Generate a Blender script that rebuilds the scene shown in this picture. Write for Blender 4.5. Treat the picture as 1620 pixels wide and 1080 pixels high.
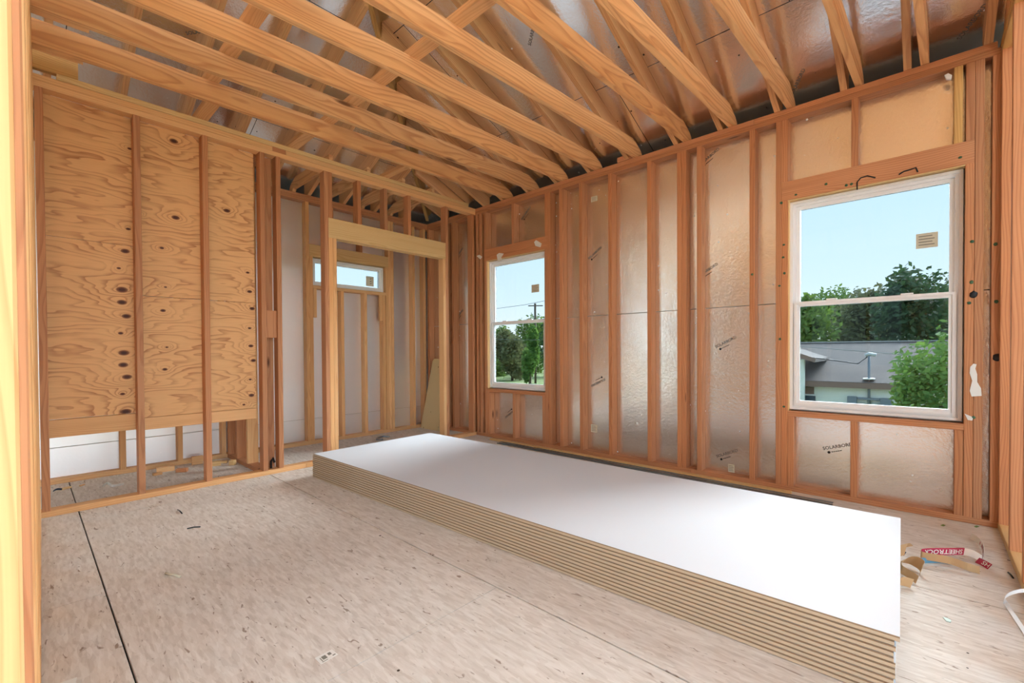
import bpy, bmesh, math, random
from mathutils import Vector, Matrix
random.seed(7)
for o in list(bpy.data.objects): bpy.data.objects.remove(o, do_unlink=True)
S = bpy.context.scene
COL = S.collection

# ------------------------------------------------------------------ camera (solved from the framing lines)
CAM = Vector((4.066, -3.757, 1.033)); F = 710.6; SY = 23.55
yaw, pit, rol = math.radians(132.724), math.radians(-0.7276), math.radians(-0.3442)
FW = Vector((math.cos(yaw)*math.cos(pit), math.sin(yaw)*math.cos(pit), math.sin(pit)))
_r = Vector((math.sin(yaw), -math.cos(yaw), 0)); _u = _r.cross(FW)
RT = math.cos(rol)*_r + math.sin(rol)*_u
UP = -math.sin(rol)*_r + math.cos(rol)*_u
cd = bpy.data.cameras.new('camera'); cam = bpy.data.objects.new('camera', cd); COL.objects.link(cam)
cd.sensor_width = 36; cd.lens = F/1620*36; cd.shift_y = SY/1620; cd.clip_start = .02; cd.clip_end = 500
m = Matrix((RT, UP, -FW)).transposed().to_4x4(); m.translation = CAM
cam.matrix_world = m; S.camera = cam

# ------------------------------------------------------------------ world, sun, exposure
SKY, SUN = 6.6, 60.0
w = bpy.data.worlds.new('sky'); S.world = w; w.use_nodes = True
nt = w.node_tree; nt.nodes.clear()
tc = nt.nodes.new('ShaderNodeTexCoord'); sp = nt.nodes.new('ShaderNodeSeparateXYZ')
rp = nt.nodes.new('ShaderNodeValToRGB'); bg = nt.nodes.new('ShaderNodeBackground'); wo = nt.nodes.new('ShaderNodeOutputWorld')
e = rp.color_ramp.elements
e[0].position = 0.0; e[0].color = (.88, .94, .98, 1)
e[1].position = 1.0; e[1].color = (.50, .72, .98, 1)
x = e.new(.12); x.color = (.68, .86, .97, 1)
x = e.new(.40); x.color = (.46, .72, .96, 1)
bg.inputs['Strength'].default_value = SKY
nt.links.new(tc.outputs['Generated'], sp.inputs[0]); nt.links.new(sp.outputs['Z'], rp.inputs[0])
nt.links.new(rp.outputs[0], bg.inputs['Color']); nt.links.new(bg.outputs[0], wo.inputs[0])
sl = bpy.data.lights.new('sun', 'SUN'); so = bpy.data.objects.new('sun', sl); COL.objects.link(so)
sl.energy = SUN; sl.angle = math.radians(40); sl.color = (.90, .97, 1.0)
so.rotation_euler = Vector((-.12, -.86, -.48)).to_track_quat('-Z', 'Y').to_euler()
so.location = (2, 8, 8)
S.view_settings.view_transform = 'Standard'; S.view_settings.look = 'None'
S.view_settings.exposure = 0.27; S.view_settings.gamma = 1; S.view_settings.use_curve_mapping = False

# ------------------------------------------------------------------ pixels to points
def ray(px, py):
    return FW + RT*((px-810)/F) - UP*((py-540-SY)/F)
def on(axis, val, px, py):
    d = ray(px, py); i = 'xyz'.index(axis)
    return CAM + d*((val-CAM[i])/d[i])
def ox(px, y=0.0, py=560): return on('y', y, px, py).x       # x on the window wall
def oy(px, x=0.0, py=560): return on('x', x, px, py).y       # y on the partition

# ------------------------------------------------------------------ material helpers
class N:
    def __init__(s, name):
        s.m = bpy.data.materials.new(name); s.m.use_nodes = True; s.t = s.m.node_tree
        s.t.nodes.clear(); s.out = s.t.nodes.new('ShaderNodeOutputMaterial')
        s.b = s.t.nodes.new('ShaderNodeBsdfPrincipled'); s.t.links.new(s.b.outputs[0], s.out.inputs[0])
    def n(s, typ, **k):
        x = s.t.nodes.new('ShaderNode'+typ)
        for a, v in k.items():
            if a.startswith('i_'):
                key = a[2:]; key = int(key) if key.isdigit() else key.replace('_', ' ')
                if hasattr(v, 'is_linked') or hasattr(v, 'links'): s.t.links.new(v, x.inputs[key])
                else: x.inputs[key].default_value = v
            else: setattr(x, a, v)
        return x
    def l(s, a, b): s.t.links.new(a, b)
    def math(s, op, a, b=0.0, clamp=False):
        x = s.t.nodes.new('ShaderNodeMath'); x.operation = op; x.use_clamp = clamp
        for i, v in enumerate((a, b)):
            if hasattr(v, 'links'): s.t.links.new(v, x.inputs[i])
            else: x.inputs[i].default_value = v
        return x.outputs[0]
    def mix(s, f, a, b, bt='MIX'):
        x = s.t.nodes.new('ShaderNodeMix'); x.data_type = 'RGBA'; x.blend_type = bt
        for k, v in ((0, f), (6, a), (7, b)):
            if hasattr(v, 'links'): s.t.links.new(v, x.inputs[k])
            else: x.inputs[k].default_value = v if k == 0 else (*v, 1)[:4]
        return x.outputs[2]
    def ramp(s, f, stops):
        x = s.t.nodes.new('ShaderNodeValToRGB'); e = x.color_ramp.elements
        while len(e) < len(stops): e.new(.5)
        for el, (p, c) in zip(e, stops):
            el.position = p; el.color = (*c, 1)[:4] if not isinstance(c, (int, float)) else (c, c, c, 1)
        s.t.links.new(f, x.inputs[0]); return x.outputs[0]
    def bump(s, h, strength=.2, dist=.002):
        x = s.n('Bump'); x.inputs['Strength'].default_value = strength; x.inputs['Distance'].default_value = dist
        s.l(h, x.inputs['Height']); s.l(x.outputs[0], s.b.inputs['Normal'])
    def set(s, **k):
        for a, v in k.items():
            a = a.replace('_', ' ')
            if hasattr(v, 'links'): s.t.links.new(v, s.b.inputs[a])
            else: s.b.inputs[a].default_value = (*v, 1) if isinstance(v, tuple) and len(v) == 3 else v
        return s
def srgb(r, g, b):
    f = lambda c: (c/255/12.92) if c/255 <= .04045 else ((c/255+.055)/1.055)**2.4
    return (f(r), f(g), f(b))
def plain(name, rgb, rough=.6, metal=0.0, spec=.4):
    k = N(name); k.set(Base_Color=srgb(*rgb), Roughness=rough, Metallic=metal)
    k.b.inputs['Specular IOR Level'].default_value = spec
    return k.m

def wood(name, light, dark, ring=34, knot=.055, rough=.55, var=.22):
    k = N(name)
    tcn = k.n('TexCoord'); oi = k.n('ObjectInfo'); r = oi.outputs['Random']
    r2 = k.math('FRACT', k.math('MULTIPLY', r, 17.31)); r3 = k.math('FRACT', k.math('MULTIPLY', r, 91.7))
    off = k.n('CombineXYZ'); k.l(k.math('MULTIPLY', r, 40), off.inputs[0])
    k.l(k.math('ADD', k.math('MULTIPLY', r2, .10), -.05), off.inputs[1]); k.l(k.math('ADD', k.math('MULTIPLY', r3, .12), .015), off.inputs[2])
    add = k.n('VectorMath', operation='ADD'); k.l(tcn.outputs['Object'], add.inputs[0]); k.l(off.outputs[0], add.inputs[1])
    st = k.n('VectorMath', operation='MULTIPLY'); k.l(add.outputs[0], st.inputs[0]); st.inputs[1].default_value = (.055, 1, 1)
    # knots
    ks = k.n('VectorMath', operation='MULTIPLY'); k.l(add.outputs[0], ks.inputs[0]); ks.inputs[1].default_value = (1.7, 7.0, 7.0)
    vo = k.n('TexVoronoi'); vo.feature = 'F1'; vo.inputs['Scale'].default_value = 1.0; k.l(ks.outputs[0], vo.inputs['Vector'])
    kd = vo.outputs['Distance']
    near = k.math('SUBTRACT', 1.0, k.math('MULTIPLY', kd, 2.6), clamp=True)
    # growth rings, bulged round the knots
    nm = k.n('VectorMath', operation='MULTIPLY'); k.l(add.outputs[0], nm.inputs[0]); nm.inputs[1].default_value = (1.1, 6.0, 6.0)
    nz = k.n('TexNoise'); nz.inputs['Scale'].default_value = 1; nz.inputs['Detail'].default_value = 1.5; k.l(nm.outputs[0], nz.inputs['Vector'])
    wv = k.n('TexWave'); wv.wave_type = 'RINGS'; wv.rings_direction = 'X'; wv.wave_profile = 'SAW'
    wv.inputs['Scale'].default_value = ring; wv.inputs['Distortion'].default_value = 3.0; wv.inputs['Detail'].default_value = 2.2
    wv.inputs['Detail Scale'].default_value = .35; k.l(st.outputs[0], wv.inputs['Vector'])
    k.l(k.math('ADD', k.math('MULTIPLY', k.math('POWER', near, 2.0), 7.0), k.math('MULTIPLY', nz.outputs[0], 52.0)), wv.inputs['Phase Offset'])
    fine = k.n('TexNoise'); fs = k.n('VectorMath', operation='MULTIPLY'); k.l(add.outputs[0], fs.inputs[0]); fs.inputs[1].default_value = (4, 320, 320)
    fine.inputs['Scale'].default_value = 1; fine.inputs['Detail'].default_value = 3; k.l(fs.outputs[0], fine.inputs['Vector'])
    ringf = k.ramp(wv.outputs['Fac'], [(0, 0.0), (.45, .12), (.86, .85), (1, .25)])
    f = k.math('ADD', k.math('MULTIPLY', ringf, .62), k.math('MULTIPLY', k.math('SUBTRACT', fine.outputs[0], .5), .55), clamp=True)
    c = k.mix(f, light, dark)
    # large blotches and board-to-board tone
    bl = k.n('TexNoise'); bl.inputs['Scale'].default_value = 30; k.l(st.outputs[0], bl.inputs['Vector'])
    c = k.mix(k.math('MULTIPLY', k.math('SUBTRACT', bl.outputs[0], .45, True), 1.0), c, dark)
    tone = k.math('ADD', 1.0-var*.6, k.math('MULTIPLY', r2, var))
    tn = k.n('CombineColor'); k.l(tone, tn.inputs[0]); k.l(k.math('MULTIPLY', tone, k.math('ADD', .955, k.math('MULTIPLY', r3, .09))), tn.inputs[1]); k.l(k.math('MULTIPLY', tone, k.math('ADD', .90, k.math('MULTIPLY', r3, .2))), tn.inputs[2])
    c = k.mix(1.0, c, tn.outputs[0], 'MULTIPLY')
    km = k.math('LESS_THAN', kd, k.math('MULTIPLY', k.n('SeparateColor').outputs[0], 0))
    sepc = k.n('SeparateColor'); k.l(vo.outputs['Color'], sepc.inputs[0])
    gate = k.math('GREATER_THAN', sepc.outputs[0], .55)
    kn = k.math('MULTIPLY', k.ramp(kd, [(0, 1.0), (knot, .9), (knot*2.2, 0.0)]), gate)
    c = k.mix(kn, c, tuple(v*.30 for v in dark))
    k.set(Base_Color=c, Roughness=rough); k.b.inputs['Specular IOR Level'].default_value = .25
    k.bump(f, .12, .001)
    return k.m

FIR = wood('fir_wood', srgb(200, 140, 98), srgb(158, 96, 62), ring=26, knot=.05)
FIRP = wood('fir_wood_pale', srgb(232, 182, 128), srgb(204, 142, 88), ring=26, knot=.055)
PINE = wood('pine_wood', srgb(236, 184, 128), srgb(182, 112, 66), ring=11, knot=.07, var=.16)
RAFT = wood('rafter_wood', srgb(224, 172, 120), srgb(184, 124, 80), ring=22, knot=.05)
PALE = wood('pale_wood', srgb(232, 196, 140), srgb(208, 160, 100), ring=30, knot=.04)
TREAT = wood('olive_wood', srgb(212, 168, 104), srgb(172, 122, 66), ring=30, knot=.04)

def foil(name, tint=(.87, .85, .82), rough=.20, wr=.42, met=.97):
    k = N(name); tcn = k.n('TexCoord'); oi = k.n('ObjectInfo')
    add = k.n('VectorMath', operation='ADD'); k.l(tcn.outputs['Object'], add.inputs[0])
    o3 = k.n('CombineXYZ'); k.l(k.math('MULTIPLY', oi.outputs['Random'], 30), o3.inputs[0]); k.l(o3.outputs[0], add.inputs[1])
    P = add.outputs[0]
    n1 = k.n('TexNoise'); n1.inputs['Scale'].default_value = 48; n1.inputs['Detail'].default_value = 4; n1.inputs['Roughness'].default_value = .6; k.l(P, n1.inputs['Vector'])
    n2 = k.n('TexNoise'); n2.inputs['Scale'].default_value = 4; n2.inputs['Detail'].default_value = 2; k.l(P, n2.inputs['Vector'])
    v = k.n('TexVoronoi'); v.inputs['Scale'].default_value = 15; v.inputs['Randomness'].default_value = 1; k.l(P, v.inputs['Vector'])
    sc = k.n('SeparateColor'); k.l(v.outputs['Color'], sc.inputs[0])
    hit = k.math('LESS_THAN', v.outputs['Distance'], k.math('MULTIPLY', k.math('POWER', sc.outputs[0], 2.5), .125))
    hole = k.math('MULTIPLY', hit, k.math('LESS_THAN', sc.outputs[1], .62))
    fleck = k.math('MULTIPLY', hit, k.math('GREATER_THAN', sc.outputs[1], .62))
    c = k.mix(k.math('MULTIPLY', n2.outputs[0], .35), tint, tuple(t*.86 for t in tint))
    c = k.mix(hole, c, (.05, .035, .025)); c = k.mix(fleck, c, (.95, .95, .95))
    anyh = hit
    k.set(Base_Color=c, Metallic=k.math('MULTIPLY', k.math('SUBTRACT', 1.0, anyh), met), Roughness=k.math('ADD', rough, k.math('MULTIPLY', n2.outputs[0], .08)))
    h = k.math('ADD', n1.outputs[0], k.math('MULTIPLY', n2.outputs[0], 2.5))
    k.bump(h, wr, .004)
    return k.m
FOIL = foil('foil_facing'); RFOIL = foil('roof_foil_facing', (.95, .95, .95), .13, .26, .98); BFOIL = foil('alcove_foil_lightened', (.93, .94, .95), .32, .14, .90)  # alcove foil is a lighter copy, its colour standing in for missing light

def osb():
    k = N('subfloor_board'); tcn = k.n('TexCoord'); oi = k.n('ObjectInfo')
    g = k.n('NewGeometry'); P = g.outputs['Position']
    def strands(ang, sx, sy, seed):
        mp = k.n('Mapping'); mp.inputs['Rotation'].default_value = (0, 0, ang); mp.inputs['Scale'].default_value = (sx, sy, 1); mp.inputs['Location'].default_value = (seed, seed*.7, 0)
        k.l(P, mp.inputs['Vector']); v = k.n('TexVoronoi'); v.inputs['Scale'].default_value = 1; k.l(mp.outputs[0], v.inputs['Vector']); return v
    a = strands(.3, 15, 85, 1); b = strands(1.25, 18, 95, 5); d = strands(2.3, 16, 80, 9)
    sa = k.n('SeparateColor'); k.l(a.outputs['Color'], sa.inputs[0]); sb = k.n('SeparateColor'); k.l(b.outputs['Color'], sb.inputs[0]); sd = k.n('SeparateColor'); k.l(d.outputs['Color'], sd.inputs[0])
    t = k.math('ADD', k.math('MULTIPLY', sa.outputs[0], .4), k.math('ADD', k.math('MULTIPLY', sb.outputs[1], .35), k.math('MULTIPLY', sd.outputs[2], .25)))
    c = k.ramp(t, [(.12, srgb(200, 185, 171)), (.5, srgb(218, 206, 194)), (.88, srgb(232, 223, 213))])
    big = k.n('TexNoise'); big.inputs['Scale'].default_value = 1.3; big.inputs['Detail'].default_value = 4; k.l(P, big.inputs['Vector'])
    c = k.mix(k.math('MULTIPLY', big.outputs[0], .5), c, srgb(203, 193, 182))
    # dark slivers and dirt
    mp = k.n('Mapping'); mp.inputs['Scale'].default_value = (14, 44, 1); mp.inputs['Rotation'].default_value = (0, 0, .9); k.l(P, mp.inputs['Vector'])
    wn = k.n('TexNoise'); wn.inputs['Scale'].default_value = 1; wn.inputs['Detail'].default_value = 2; wn.inputs['Distortion'].default_value = 1.2; k.l(mp.outputs[0], wn.inputs['Vector'])
    c = k.mix(k.ramp(wn.outputs[0], [(.66, 0.0), (.73, .75)]), c, srgb(128, 100, 80))
    v = k.n('TexVoronoi'); v.inputs['Scale'].default_value = 11; k.l(P, v.inputs['Vector']); sv = k.n('SeparateColor'); k.l(v.outputs['Color'], sv.inputs[0])
    c = k.mix(k.math('LESS_THAN', v.outputs['Distance'], k.math('MULTIPLY', k.math('POWER', sv.outputs[0], 5.0), .085)), c, srgb(70, 56, 46))
    k.set(Base_Color=c, Roughness=.8); k.b.inputs['Specular IOR Level'].default_value = .2
    k.bump(t, .15, .002); return k.m
OSB = osb()

def plywood(knots):
    """rotary-cut veneer: object X = along the wall, Z = height; knots = [(x, z, size)]"""
    k = N('plywood_veneer'); tcn = k.n('TexCoord'); P = tcn.outputs['Object']
    sp = k.n('SeparateXYZ'); k.l(P, sp.inputs[0])
    px_, pz_ = sp.outputs[0], sp.outputs[2]
    dmin = None
    for (kx, kz, ks) in knots:
        dx = k.math('MULTIPLY', k.math('SUBTRACT', px_, kx), .62/ks); dz = k.math('MULTIPLY', k.math('SUBTRACT', pz_, kz), 1.0/ks)
        d = k.math('ADD', k.math('MULTIPLY', dx, dx), k.math('MULTIPLY', dz, dz))
        dmin = d if dmin is None else k.math('MINIMUM', dmin, d)
    d = k.math('SQRT', dmin)
    bul = k.math('POWER', 2.718, k.math('MULTIPLY', k.math('MULTIPLY', d, d), -.06))
    bul = k.math('DIVIDE', 1.0, k.math('ADD', 1.0, k.math('MULTIPLY', k.math('MULTIPLY', d, d), .12)))
    mp = k.n('Mapping'); mp.inputs['Scale'].default_value = (1.0, 1, 4.5); k.l(P, mp.inputs['Vector'])
    n1 = k.n('TexNoise'); n1.inputs['Scale'].default_value = 1.2; n1.inputs['Detail'].default_value = 3; n1.inputs['Roughness'].default_value = .5; k.l(mp.outputs[0], n1.inputs['Vector'])
    ph = k.math('ADD', k.math('MULTIPLY', pz_, 15.0), k.math('ADD', k.math('MULTIPLY', n1.outputs[0], 11.0), k.math('MULTIPLY', bul, 4.0)))
    fr = k.math('FRACT', ph)
    g = k.ramp(fr, [(0, 0.05), (.55, .12), (.86, .75), (.93, .9), (1, .05)])
    mf = k.n('Mapping'); mf.inputs['Scale'].default_value = (6, 1, 240); k.l(P, mf.inputs['Vector'])
    nf = k.n('TexNoise'); nf.inputs['Scale'].default_value = 1; nf.inputs['Detail'].default_value = 3; k.l(mf.outputs[0], nf.inputs['Vector'])
    amp = k.n('TexNoise'); amp.inputs['Scale'].default_value = 2.2; k.l(mp.outputs[0], amp.inputs['Vector'])
    g2 = k.math('MULTIPLY', g, k.ramp(amp.outputs[0], [(.34, .22), (.62, 1.0)]))
    f = k.math('ADD', k.math('MULTIPLY', g2, .8), k.math('MULTIPLY', k.math('SUBTRACT', nf.outputs[0], .45), .5), clamp=True)
    c = k.mix(f, srgb(234, 182, 126), srgb(162, 90, 48))
    # resin streaks trailing sideways from knots
    c = k.mix(k.ramp(d, [(.5, .55), (2.6, 0.0)]), c, srgb(176, 104, 56))
    c = k.mix(k.ramp(d, [(.75, .9), (1.1, 0.0)]), c, srgb(112, 60, 38))
    c = k.mix(k.ramp(d, [(.40, .9), (.66, 0.0)]), c, srgb(66, 34, 24))
    k.set(Base_Color=c, Roughness=.55); k.b.inputs['Specular IOR Level'].default_value = .3
    k.bump(f, .1, .001); return k.m

WHITE = plain('vinyl_white', (236, 236, 236), .35)
PAPER = plain('drywall_face_paper', (216, 218, 222), .75, spec=.25)
KRAFT = plain('kraft_paper', (196, 160, 118), .8, spec=.2)
EDGE = plain('drywall_edge_paper', (192, 174, 150), .8, spec=.2)
GYP = plain('gypsum', (222, 226, 226), .9, spec=.1)
BACK_GAP = plain('drywall_back_gap_shade', (150, 128, 104), .85, spec=.1)
BLACK = plain('black_plastic', (24, 24, 26), .5)
INK = plain('print_ink', (44, 40, 38), .8, spec=.1)
INKL = plain('faded_print_ink', (112, 106, 100), .8, spec=.1)
RED = plain('red_print', (178, 36, 74), .6)
BLUE = plain('blue_print', (96, 150, 178), .6)
NAVY = plain('navy_print', (38, 56, 84), .6)
STICK = plain('sticker_paper', (206, 200, 178), .7)
STICKD = plain('sticker_print', (128, 124, 112), .7)
GREEN = plain('green_sealant', (58, 92, 62), .4)
GREYM = plain('grey_metal', (112, 118, 120), .42, .55)
STEEL = plain('steel', (150, 150, 150), .35, .9)
FOAM = plain('foam_board', (216, 196, 150), .85)
DARKUNDER = plain('roof_light_block', (20, 18, 16), .9)
TAPEW = plain('white_tape', (230, 226, 218), .5)

def glass():
    k = N('dimming_glass'); t = k.t
    tr = t.nodes.new('ShaderNodeBsdfTransparent'); tr.inputs[0].default_value = (.37, .38, .385, 1)  # grey tint added to dim the outside against the interior
    gl = t.nodes.new('ShaderNodeBsdfGlossy'); gl.inputs['Roughness'].default_value = .02; gl.inputs['Color'].default_value = (.9, .95, 1, 1)
    fr = t.nodes.new('ShaderNodeFresnel'); fr.inputs['IOR'].default_value = 1.25
    mx = t.nodes.new('ShaderNodeMixShader'); t.links.new(fr.outputs[0], mx.inputs[0]); t.links.new(tr.outputs[0], mx.inputs[1]); t.links.new(gl.outputs[0], mx.inputs[2])
    t.links.new(mx.outputs[0], k.out.inputs[0]); return k.m
GLASS = glass()

# ------------------------------------------------------------------ object helpers
def prop(o, label=None, cat=None, group=None, kind=None):
    for a, v in (('label', label), ('category', cat), ('group', group), ('kind', kind)):
        if v: o[a] = v
    return o
def root(name, loc=(0, 0, 0), **k):
    o = bpy.data.objects.new(name, None); o.empty_display_size = .1; o.location = loc; COL.objects.link(o)
    return prop(o, **k)
def link(name, me, mats, parent=None, mw=None):
    o = bpy.data.objects.new(name, me); COL.objects.link(o)
    if not me.materials:
        for mm in (mats if isinstance(mats, (list, tuple)) else [mats]): me.materials.append(mm)
    elif not isinstance(mats, (list, tuple)) and me.materials[0] is not mats:
        o.material_slots[0].link = 'OBJECT'; o.material_slots[0].material = mats
    if parent is not None:
        o.parent = parent
        off = Vector(parent.location)
        if parent.parent: off = off + Vector(parent.parent.location)
        if mw is not None: mw = Matrix.Translation(-off) @ mw
    if mw is not None: o.matrix_basis = mw
    return o
CACHE = {}
def beam_mesh(L, wd, th, c=.0025):
    key = (round(L, 3), round(wd, 4), round(th, 4), c)
    if key in CACHE: return CACHE[key]
    a, b = wd/2, th/2; c = min(c, a*.4, b*.4)
    prof = [(-a+c, -b), (a-c, -b), (a, -b+c), (a, b-c), (a-c, b), (-a+c, b), (-a, b-c), (-a, -b+c)]
    vs = [(-L/2, y, z) for y, z in prof] + [(L/2, y, z) for y, z in prof]
    fs = [tuple(range(8))[::-1], tuple(range(8, 16))] if False else [tuple(reversed(range(8))), tuple(range(8, 16))]
    fs += [(i, (i+1) % 8, 8+(i+1) % 8, 8+i) for i in range(8)]
    me = bpy.data.meshes.new('beam'); me.from_pydata(vs, [], fs); me.update()
    CACHE[key] = me; return me
RX = {'x': Matrix.Identity(4), 'y': Matrix.Rotation(math.pi/2, 4, 'Z'), 'z': Matrix.Rotation(-math.pi/2, 4, 'Y')}
def beam(parent, name, mat, b, axis, c=.0025, label=None):
    x0, x1, y0, y1, z0, z1 = b; dx, dy, dz = x1-x0, y1-y0, z1-z0
    L, wd, th = {'x': (dx, dy, dz), 'y': (dy, dx, dz), 'z': (dz, dy, dx)}[axis]
    me = beam_mesh(L, wd, th, c)
    mw = Matrix.Translation(((x0+x1)/2, (y0+y1)/2, (z0+z1)/2)) @ RX[axis]
    o = link(name, me, mat, parent, mw)
    if label: o['label'] = label
    return o
def beam2(parent, name, mat, p0, p1, wd, th, up=(0, 0, 1)):
    p0, p1 = Vector(p0), Vector(p1); d = (p1-p0); L = d.length; X = d.normalized()
    Y = Vector(up).cross(X).normalized(); Z = X.cross(Y)
    mw = Matrix((X, Y, Z)).transposed().to_4x4(); mw.translation = (p0+p1)/2
    return link(name, beam_mesh(L, wd, th), mat, parent, mw)
def prism(parent, name, mat, poly, th, X, Z, origin, mats=None, tilt=0.0):
    """poly [(u, v)] in the plane of X, Z through origin; extruded by th along Y = Z x X, centred"""
    X, Z = Vector(X).normalized(), Vector(Z).normalized(); Y = Z.cross(X)
    if tilt:
        ct, st_ = math.cos(tilt), math.sin(tilt); poly = [(u*ct+v*st_, -u*st_+v*ct) for u, v in poly]; X, Z = X*ct+Z*st_, Z*ct-X*st_
    n = len(poly); cu = sum(p[0] for p in poly)/n; cv = sum(p[1] for p in poly)/n
    vs = [(u-cu, -th/2, v-cv) for u, v in poly] + [(u-cu, th/2, v-cv) for u, v in poly]
    fs = [tuple(range(n)), tuple(reversed(range(n, 2*n)))] + [((i+1) % n, i, n+i, n+(i+1) % n) for i in range(n)]
    me = bpy.data.meshes.new(name); me.from_pydata(vs, [], fs)
    bm = bmesh.new(); bm.from_mesh(me); bmesh.ops.recalc_face_normals(bm, faces=bm.faces[:]); bm.to_mesh(me); bm.free()
    mw = Matrix((X, Y, Z)).transposed().to_4x4(); mw.translation = Vector(origin)+X*cu+Z*cv
    return link(name, me, mats or mat, parent, mw)
def mesh_obj(name, vs, fs, mats, parent=None, smooth=False, loc=None, mi=None):
    me = bpy.data.meshes.new(name); me.from_pydata([tuple(v) for v in vs], [], fs)
    bm = bmesh.new(); bm.from_mesh(me); bmesh.ops.recalc_face_normals(bm, faces=bm.faces[:]); bm.to_mesh(me); bm.free()
    if smooth:
        for p in me.polygons: p.use_smooth = True
    o = link(name, me, mats, parent, Matrix.Translation(loc) if loc is not None else (Matrix.Identity(4) if parent is not None else None))
    if mi:
        for p, i in zip(me.polygons, mi): p.material_index = i
    return o
def tube(name, pts, r, mat, parent=None, n=6, taper=False):
    pts = [Vector(p) for p in pts]; c0 = sum(pts, Vector())/len(pts); vs, fs = [], []
    for i, p in enumerate(pts):
        d = (pts[min(i+1, len(pts)-1)]-pts[max(i-1, 0)]).normalized()
        a = d.orthogonal().normalized() if i == 0 else (pa-d*pa.dot(d)).normalized()
        pa = a; b = d.cross(a); rr = r*(1-.8*i/(len(pts)-1)) if taper else r
        vs += [p-c0+(a*math.cos(2*math.pi*j/n)+b*math.sin(2*math.pi*j/n))*rr for j in range(n)]
    for i in range(len(pts)-1):
        fs += [(i*n+j, i*n+(j+1) % n, (i+1)*n+(j+1) % n, (i+1)*n+j) for j in range(n)]
    fs += [tuple(reversed(range(n))), tuple(range((len(pts)-1)*n, len(pts)*n))]
    return mesh_obj(name, vs, fs, mat, parent, True, loc=c0)
def ring(parent, name, mat, x0, x1, z0, z1, y0, y1, wd, axis='y', step=None):
    """a rectangular frame in one piece; axis 'y': lies in the XZ plane, 'x': in the YZ plane (x0,x1 are then y)"""
    outer = [(x0, z0), (x1, z0), (x1, z1), (x0, z1)]; inner = [(x0+wd, z0+wd), (x1-wd, z0+wd), (x1-wd, z1-wd), (x0+wd, z1-wd)]
    if step:
        mid = [(x0+wd*.5, z0+wd*.5), (x1-wd*.5, z0+wd*.5), (x1-wd*.5, z1-wd*.5), (x0+wd*.5, z1-wd*.5)]
        loops = [(outer, y1), (outer, y0), (mid, y0), (mid, y0+step), (inner, y0+step), (inner, y1)]
    else: loops = [(outer, y1), (outer, y0), (inner, y0), (inner, y1)]
    cx, cz, cy = (x0+x1)/2, (z0+z1)/2, (y0+y1)/2
    vs = []
    for lp, y in loops:
        for a, b in lp: vs.append((a-cx, y-cy, b-cz) if axis == 'y' else (y-cy, a-cx, b-cz))
    k = len(loops); fs = [(i*4+j, i*4+(j+1) % 4, ((i+1) % k)*4+(j+1) % 4, ((i+1) % k)*4+j) for i in range(k) for j in range(4)]
    return mesh_obj(name, vs, fs, mat, parent, loc=(cx, cy, cz) if axis == 'y' else (cy, cx, cz))
def text_mesh(s, size, bold=0.0):
    cu = bpy.data.curves.new('t', 'FONT'); cu.body = s; cu.size = size; cu.align_x = 'CENTER'; cu.align_y = 'CENTER'; cu.offset = bold; cu.resolution_u = 2
    o = bpy.data.objects.new('t', cu); COL.objects.link(o); bpy.context.view_layer.update()
    me = bpy.data.meshes.new_from_object(o.evaluated_get(bpy.context.evaluated_depsgraph_get()))
    bpy.data.objects.remove(o, do_unlink=True); bpy.data.curves.remove(cu); me.materials.clear(); return me

# ================================================================== SETTING
H = 2.77; D = .089; T = .038; PL = 2*T
XB = -.98                                   # inner face of the outer back wall of the alcove
PITCH = .4167
# ------------------------------------------------------------------ floor: subfloor sheets with open joints
floor = root('floor', kind='structure')
ys = [-6.0, -4.72, -3.535, -2.372, -1.145, .10]
for r_ in range(5):
    y0, y1 = ys[r_], ys[r_+1]; st = [-1.08, .25, 2.69, 5.13, 6.6] if r_ % 2 == 0 else [-1.08, 1.47, 3.91, 6.6]
    for a, b in zip(st[:-1], st[1:]):
        beam(floor, 'subfloor_panel', OSB, (a+.0015, b-.0015, y0+.003, y1-.003, -.019, 0), 'x', c=.0015)
beam(floor, 'floor_deck', DARKUNDER, (-1.08, 6.6, -6.0, .10, -.30, -.0195), 'x', c=.001)

# ------------------------------------------------------------------ window wall (outer wall on the right)
wr = root('wall_right', kind='structure')
def rstud(xl, z0=T, z1=H-PL, mat=FIR, name='stud', wd=T): return beam(wr, name, mat, (xl, xl+wd, 0, D, z0, z1), 'z')
W1 = (.185, 1.075); W2 = (3.322, 4.228); WH, WS = 2.11, .583
for a, b in ((XB-D, -.0), (0, 2.62), (2.62, 6.4)):
    beam(wr, 'bottom_plate', FIR, (a+.001, b-.001, 0, D, 0, T), 'x')
for a, b in ((XB-D, 1.9), (1.9, 4.37), (4.37, 6.4)):
    beam(wr, 'top_plate', FIR, (a+.001, b-.001, 0, D, H-PL, H-T-.001), 'x')
for a, b in ((XB-D, 3.1), (3.1, 4.355), (4.46, 6.4)):
    beam(wr, 'top_plate', FIR, (a+.001, b-.001, 0, D, H-T, H), 'x')
for xl in (XB, XB+.40, -.46, -.10, .0, .062, 1.115, 1.27, 1.515, 1.845, 2.237, 2.507, 2.546, 2.672, 3.068, 3.246, 4.267, 4.336, 4.78, 5.19, 5.6):
    rstud(xl)
for x0, x1 in (W1, W2):
    for xl in (x0-T, x1): rstud(xl, z1=WH, name='jack_stud')
    beam(wr, 'header', FIR, (x0-T, x1+T, 0, .038, WH, WH+.135), 'x')
    beam(wr, 'header', FIR, (x0-T, x1+T, .051, D, WH, WH+.135), 'x')
    beam(wr, 'window_sill_plate', FIR, (x0, x1, 0, D, WS-T, WS), 'x')
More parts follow.
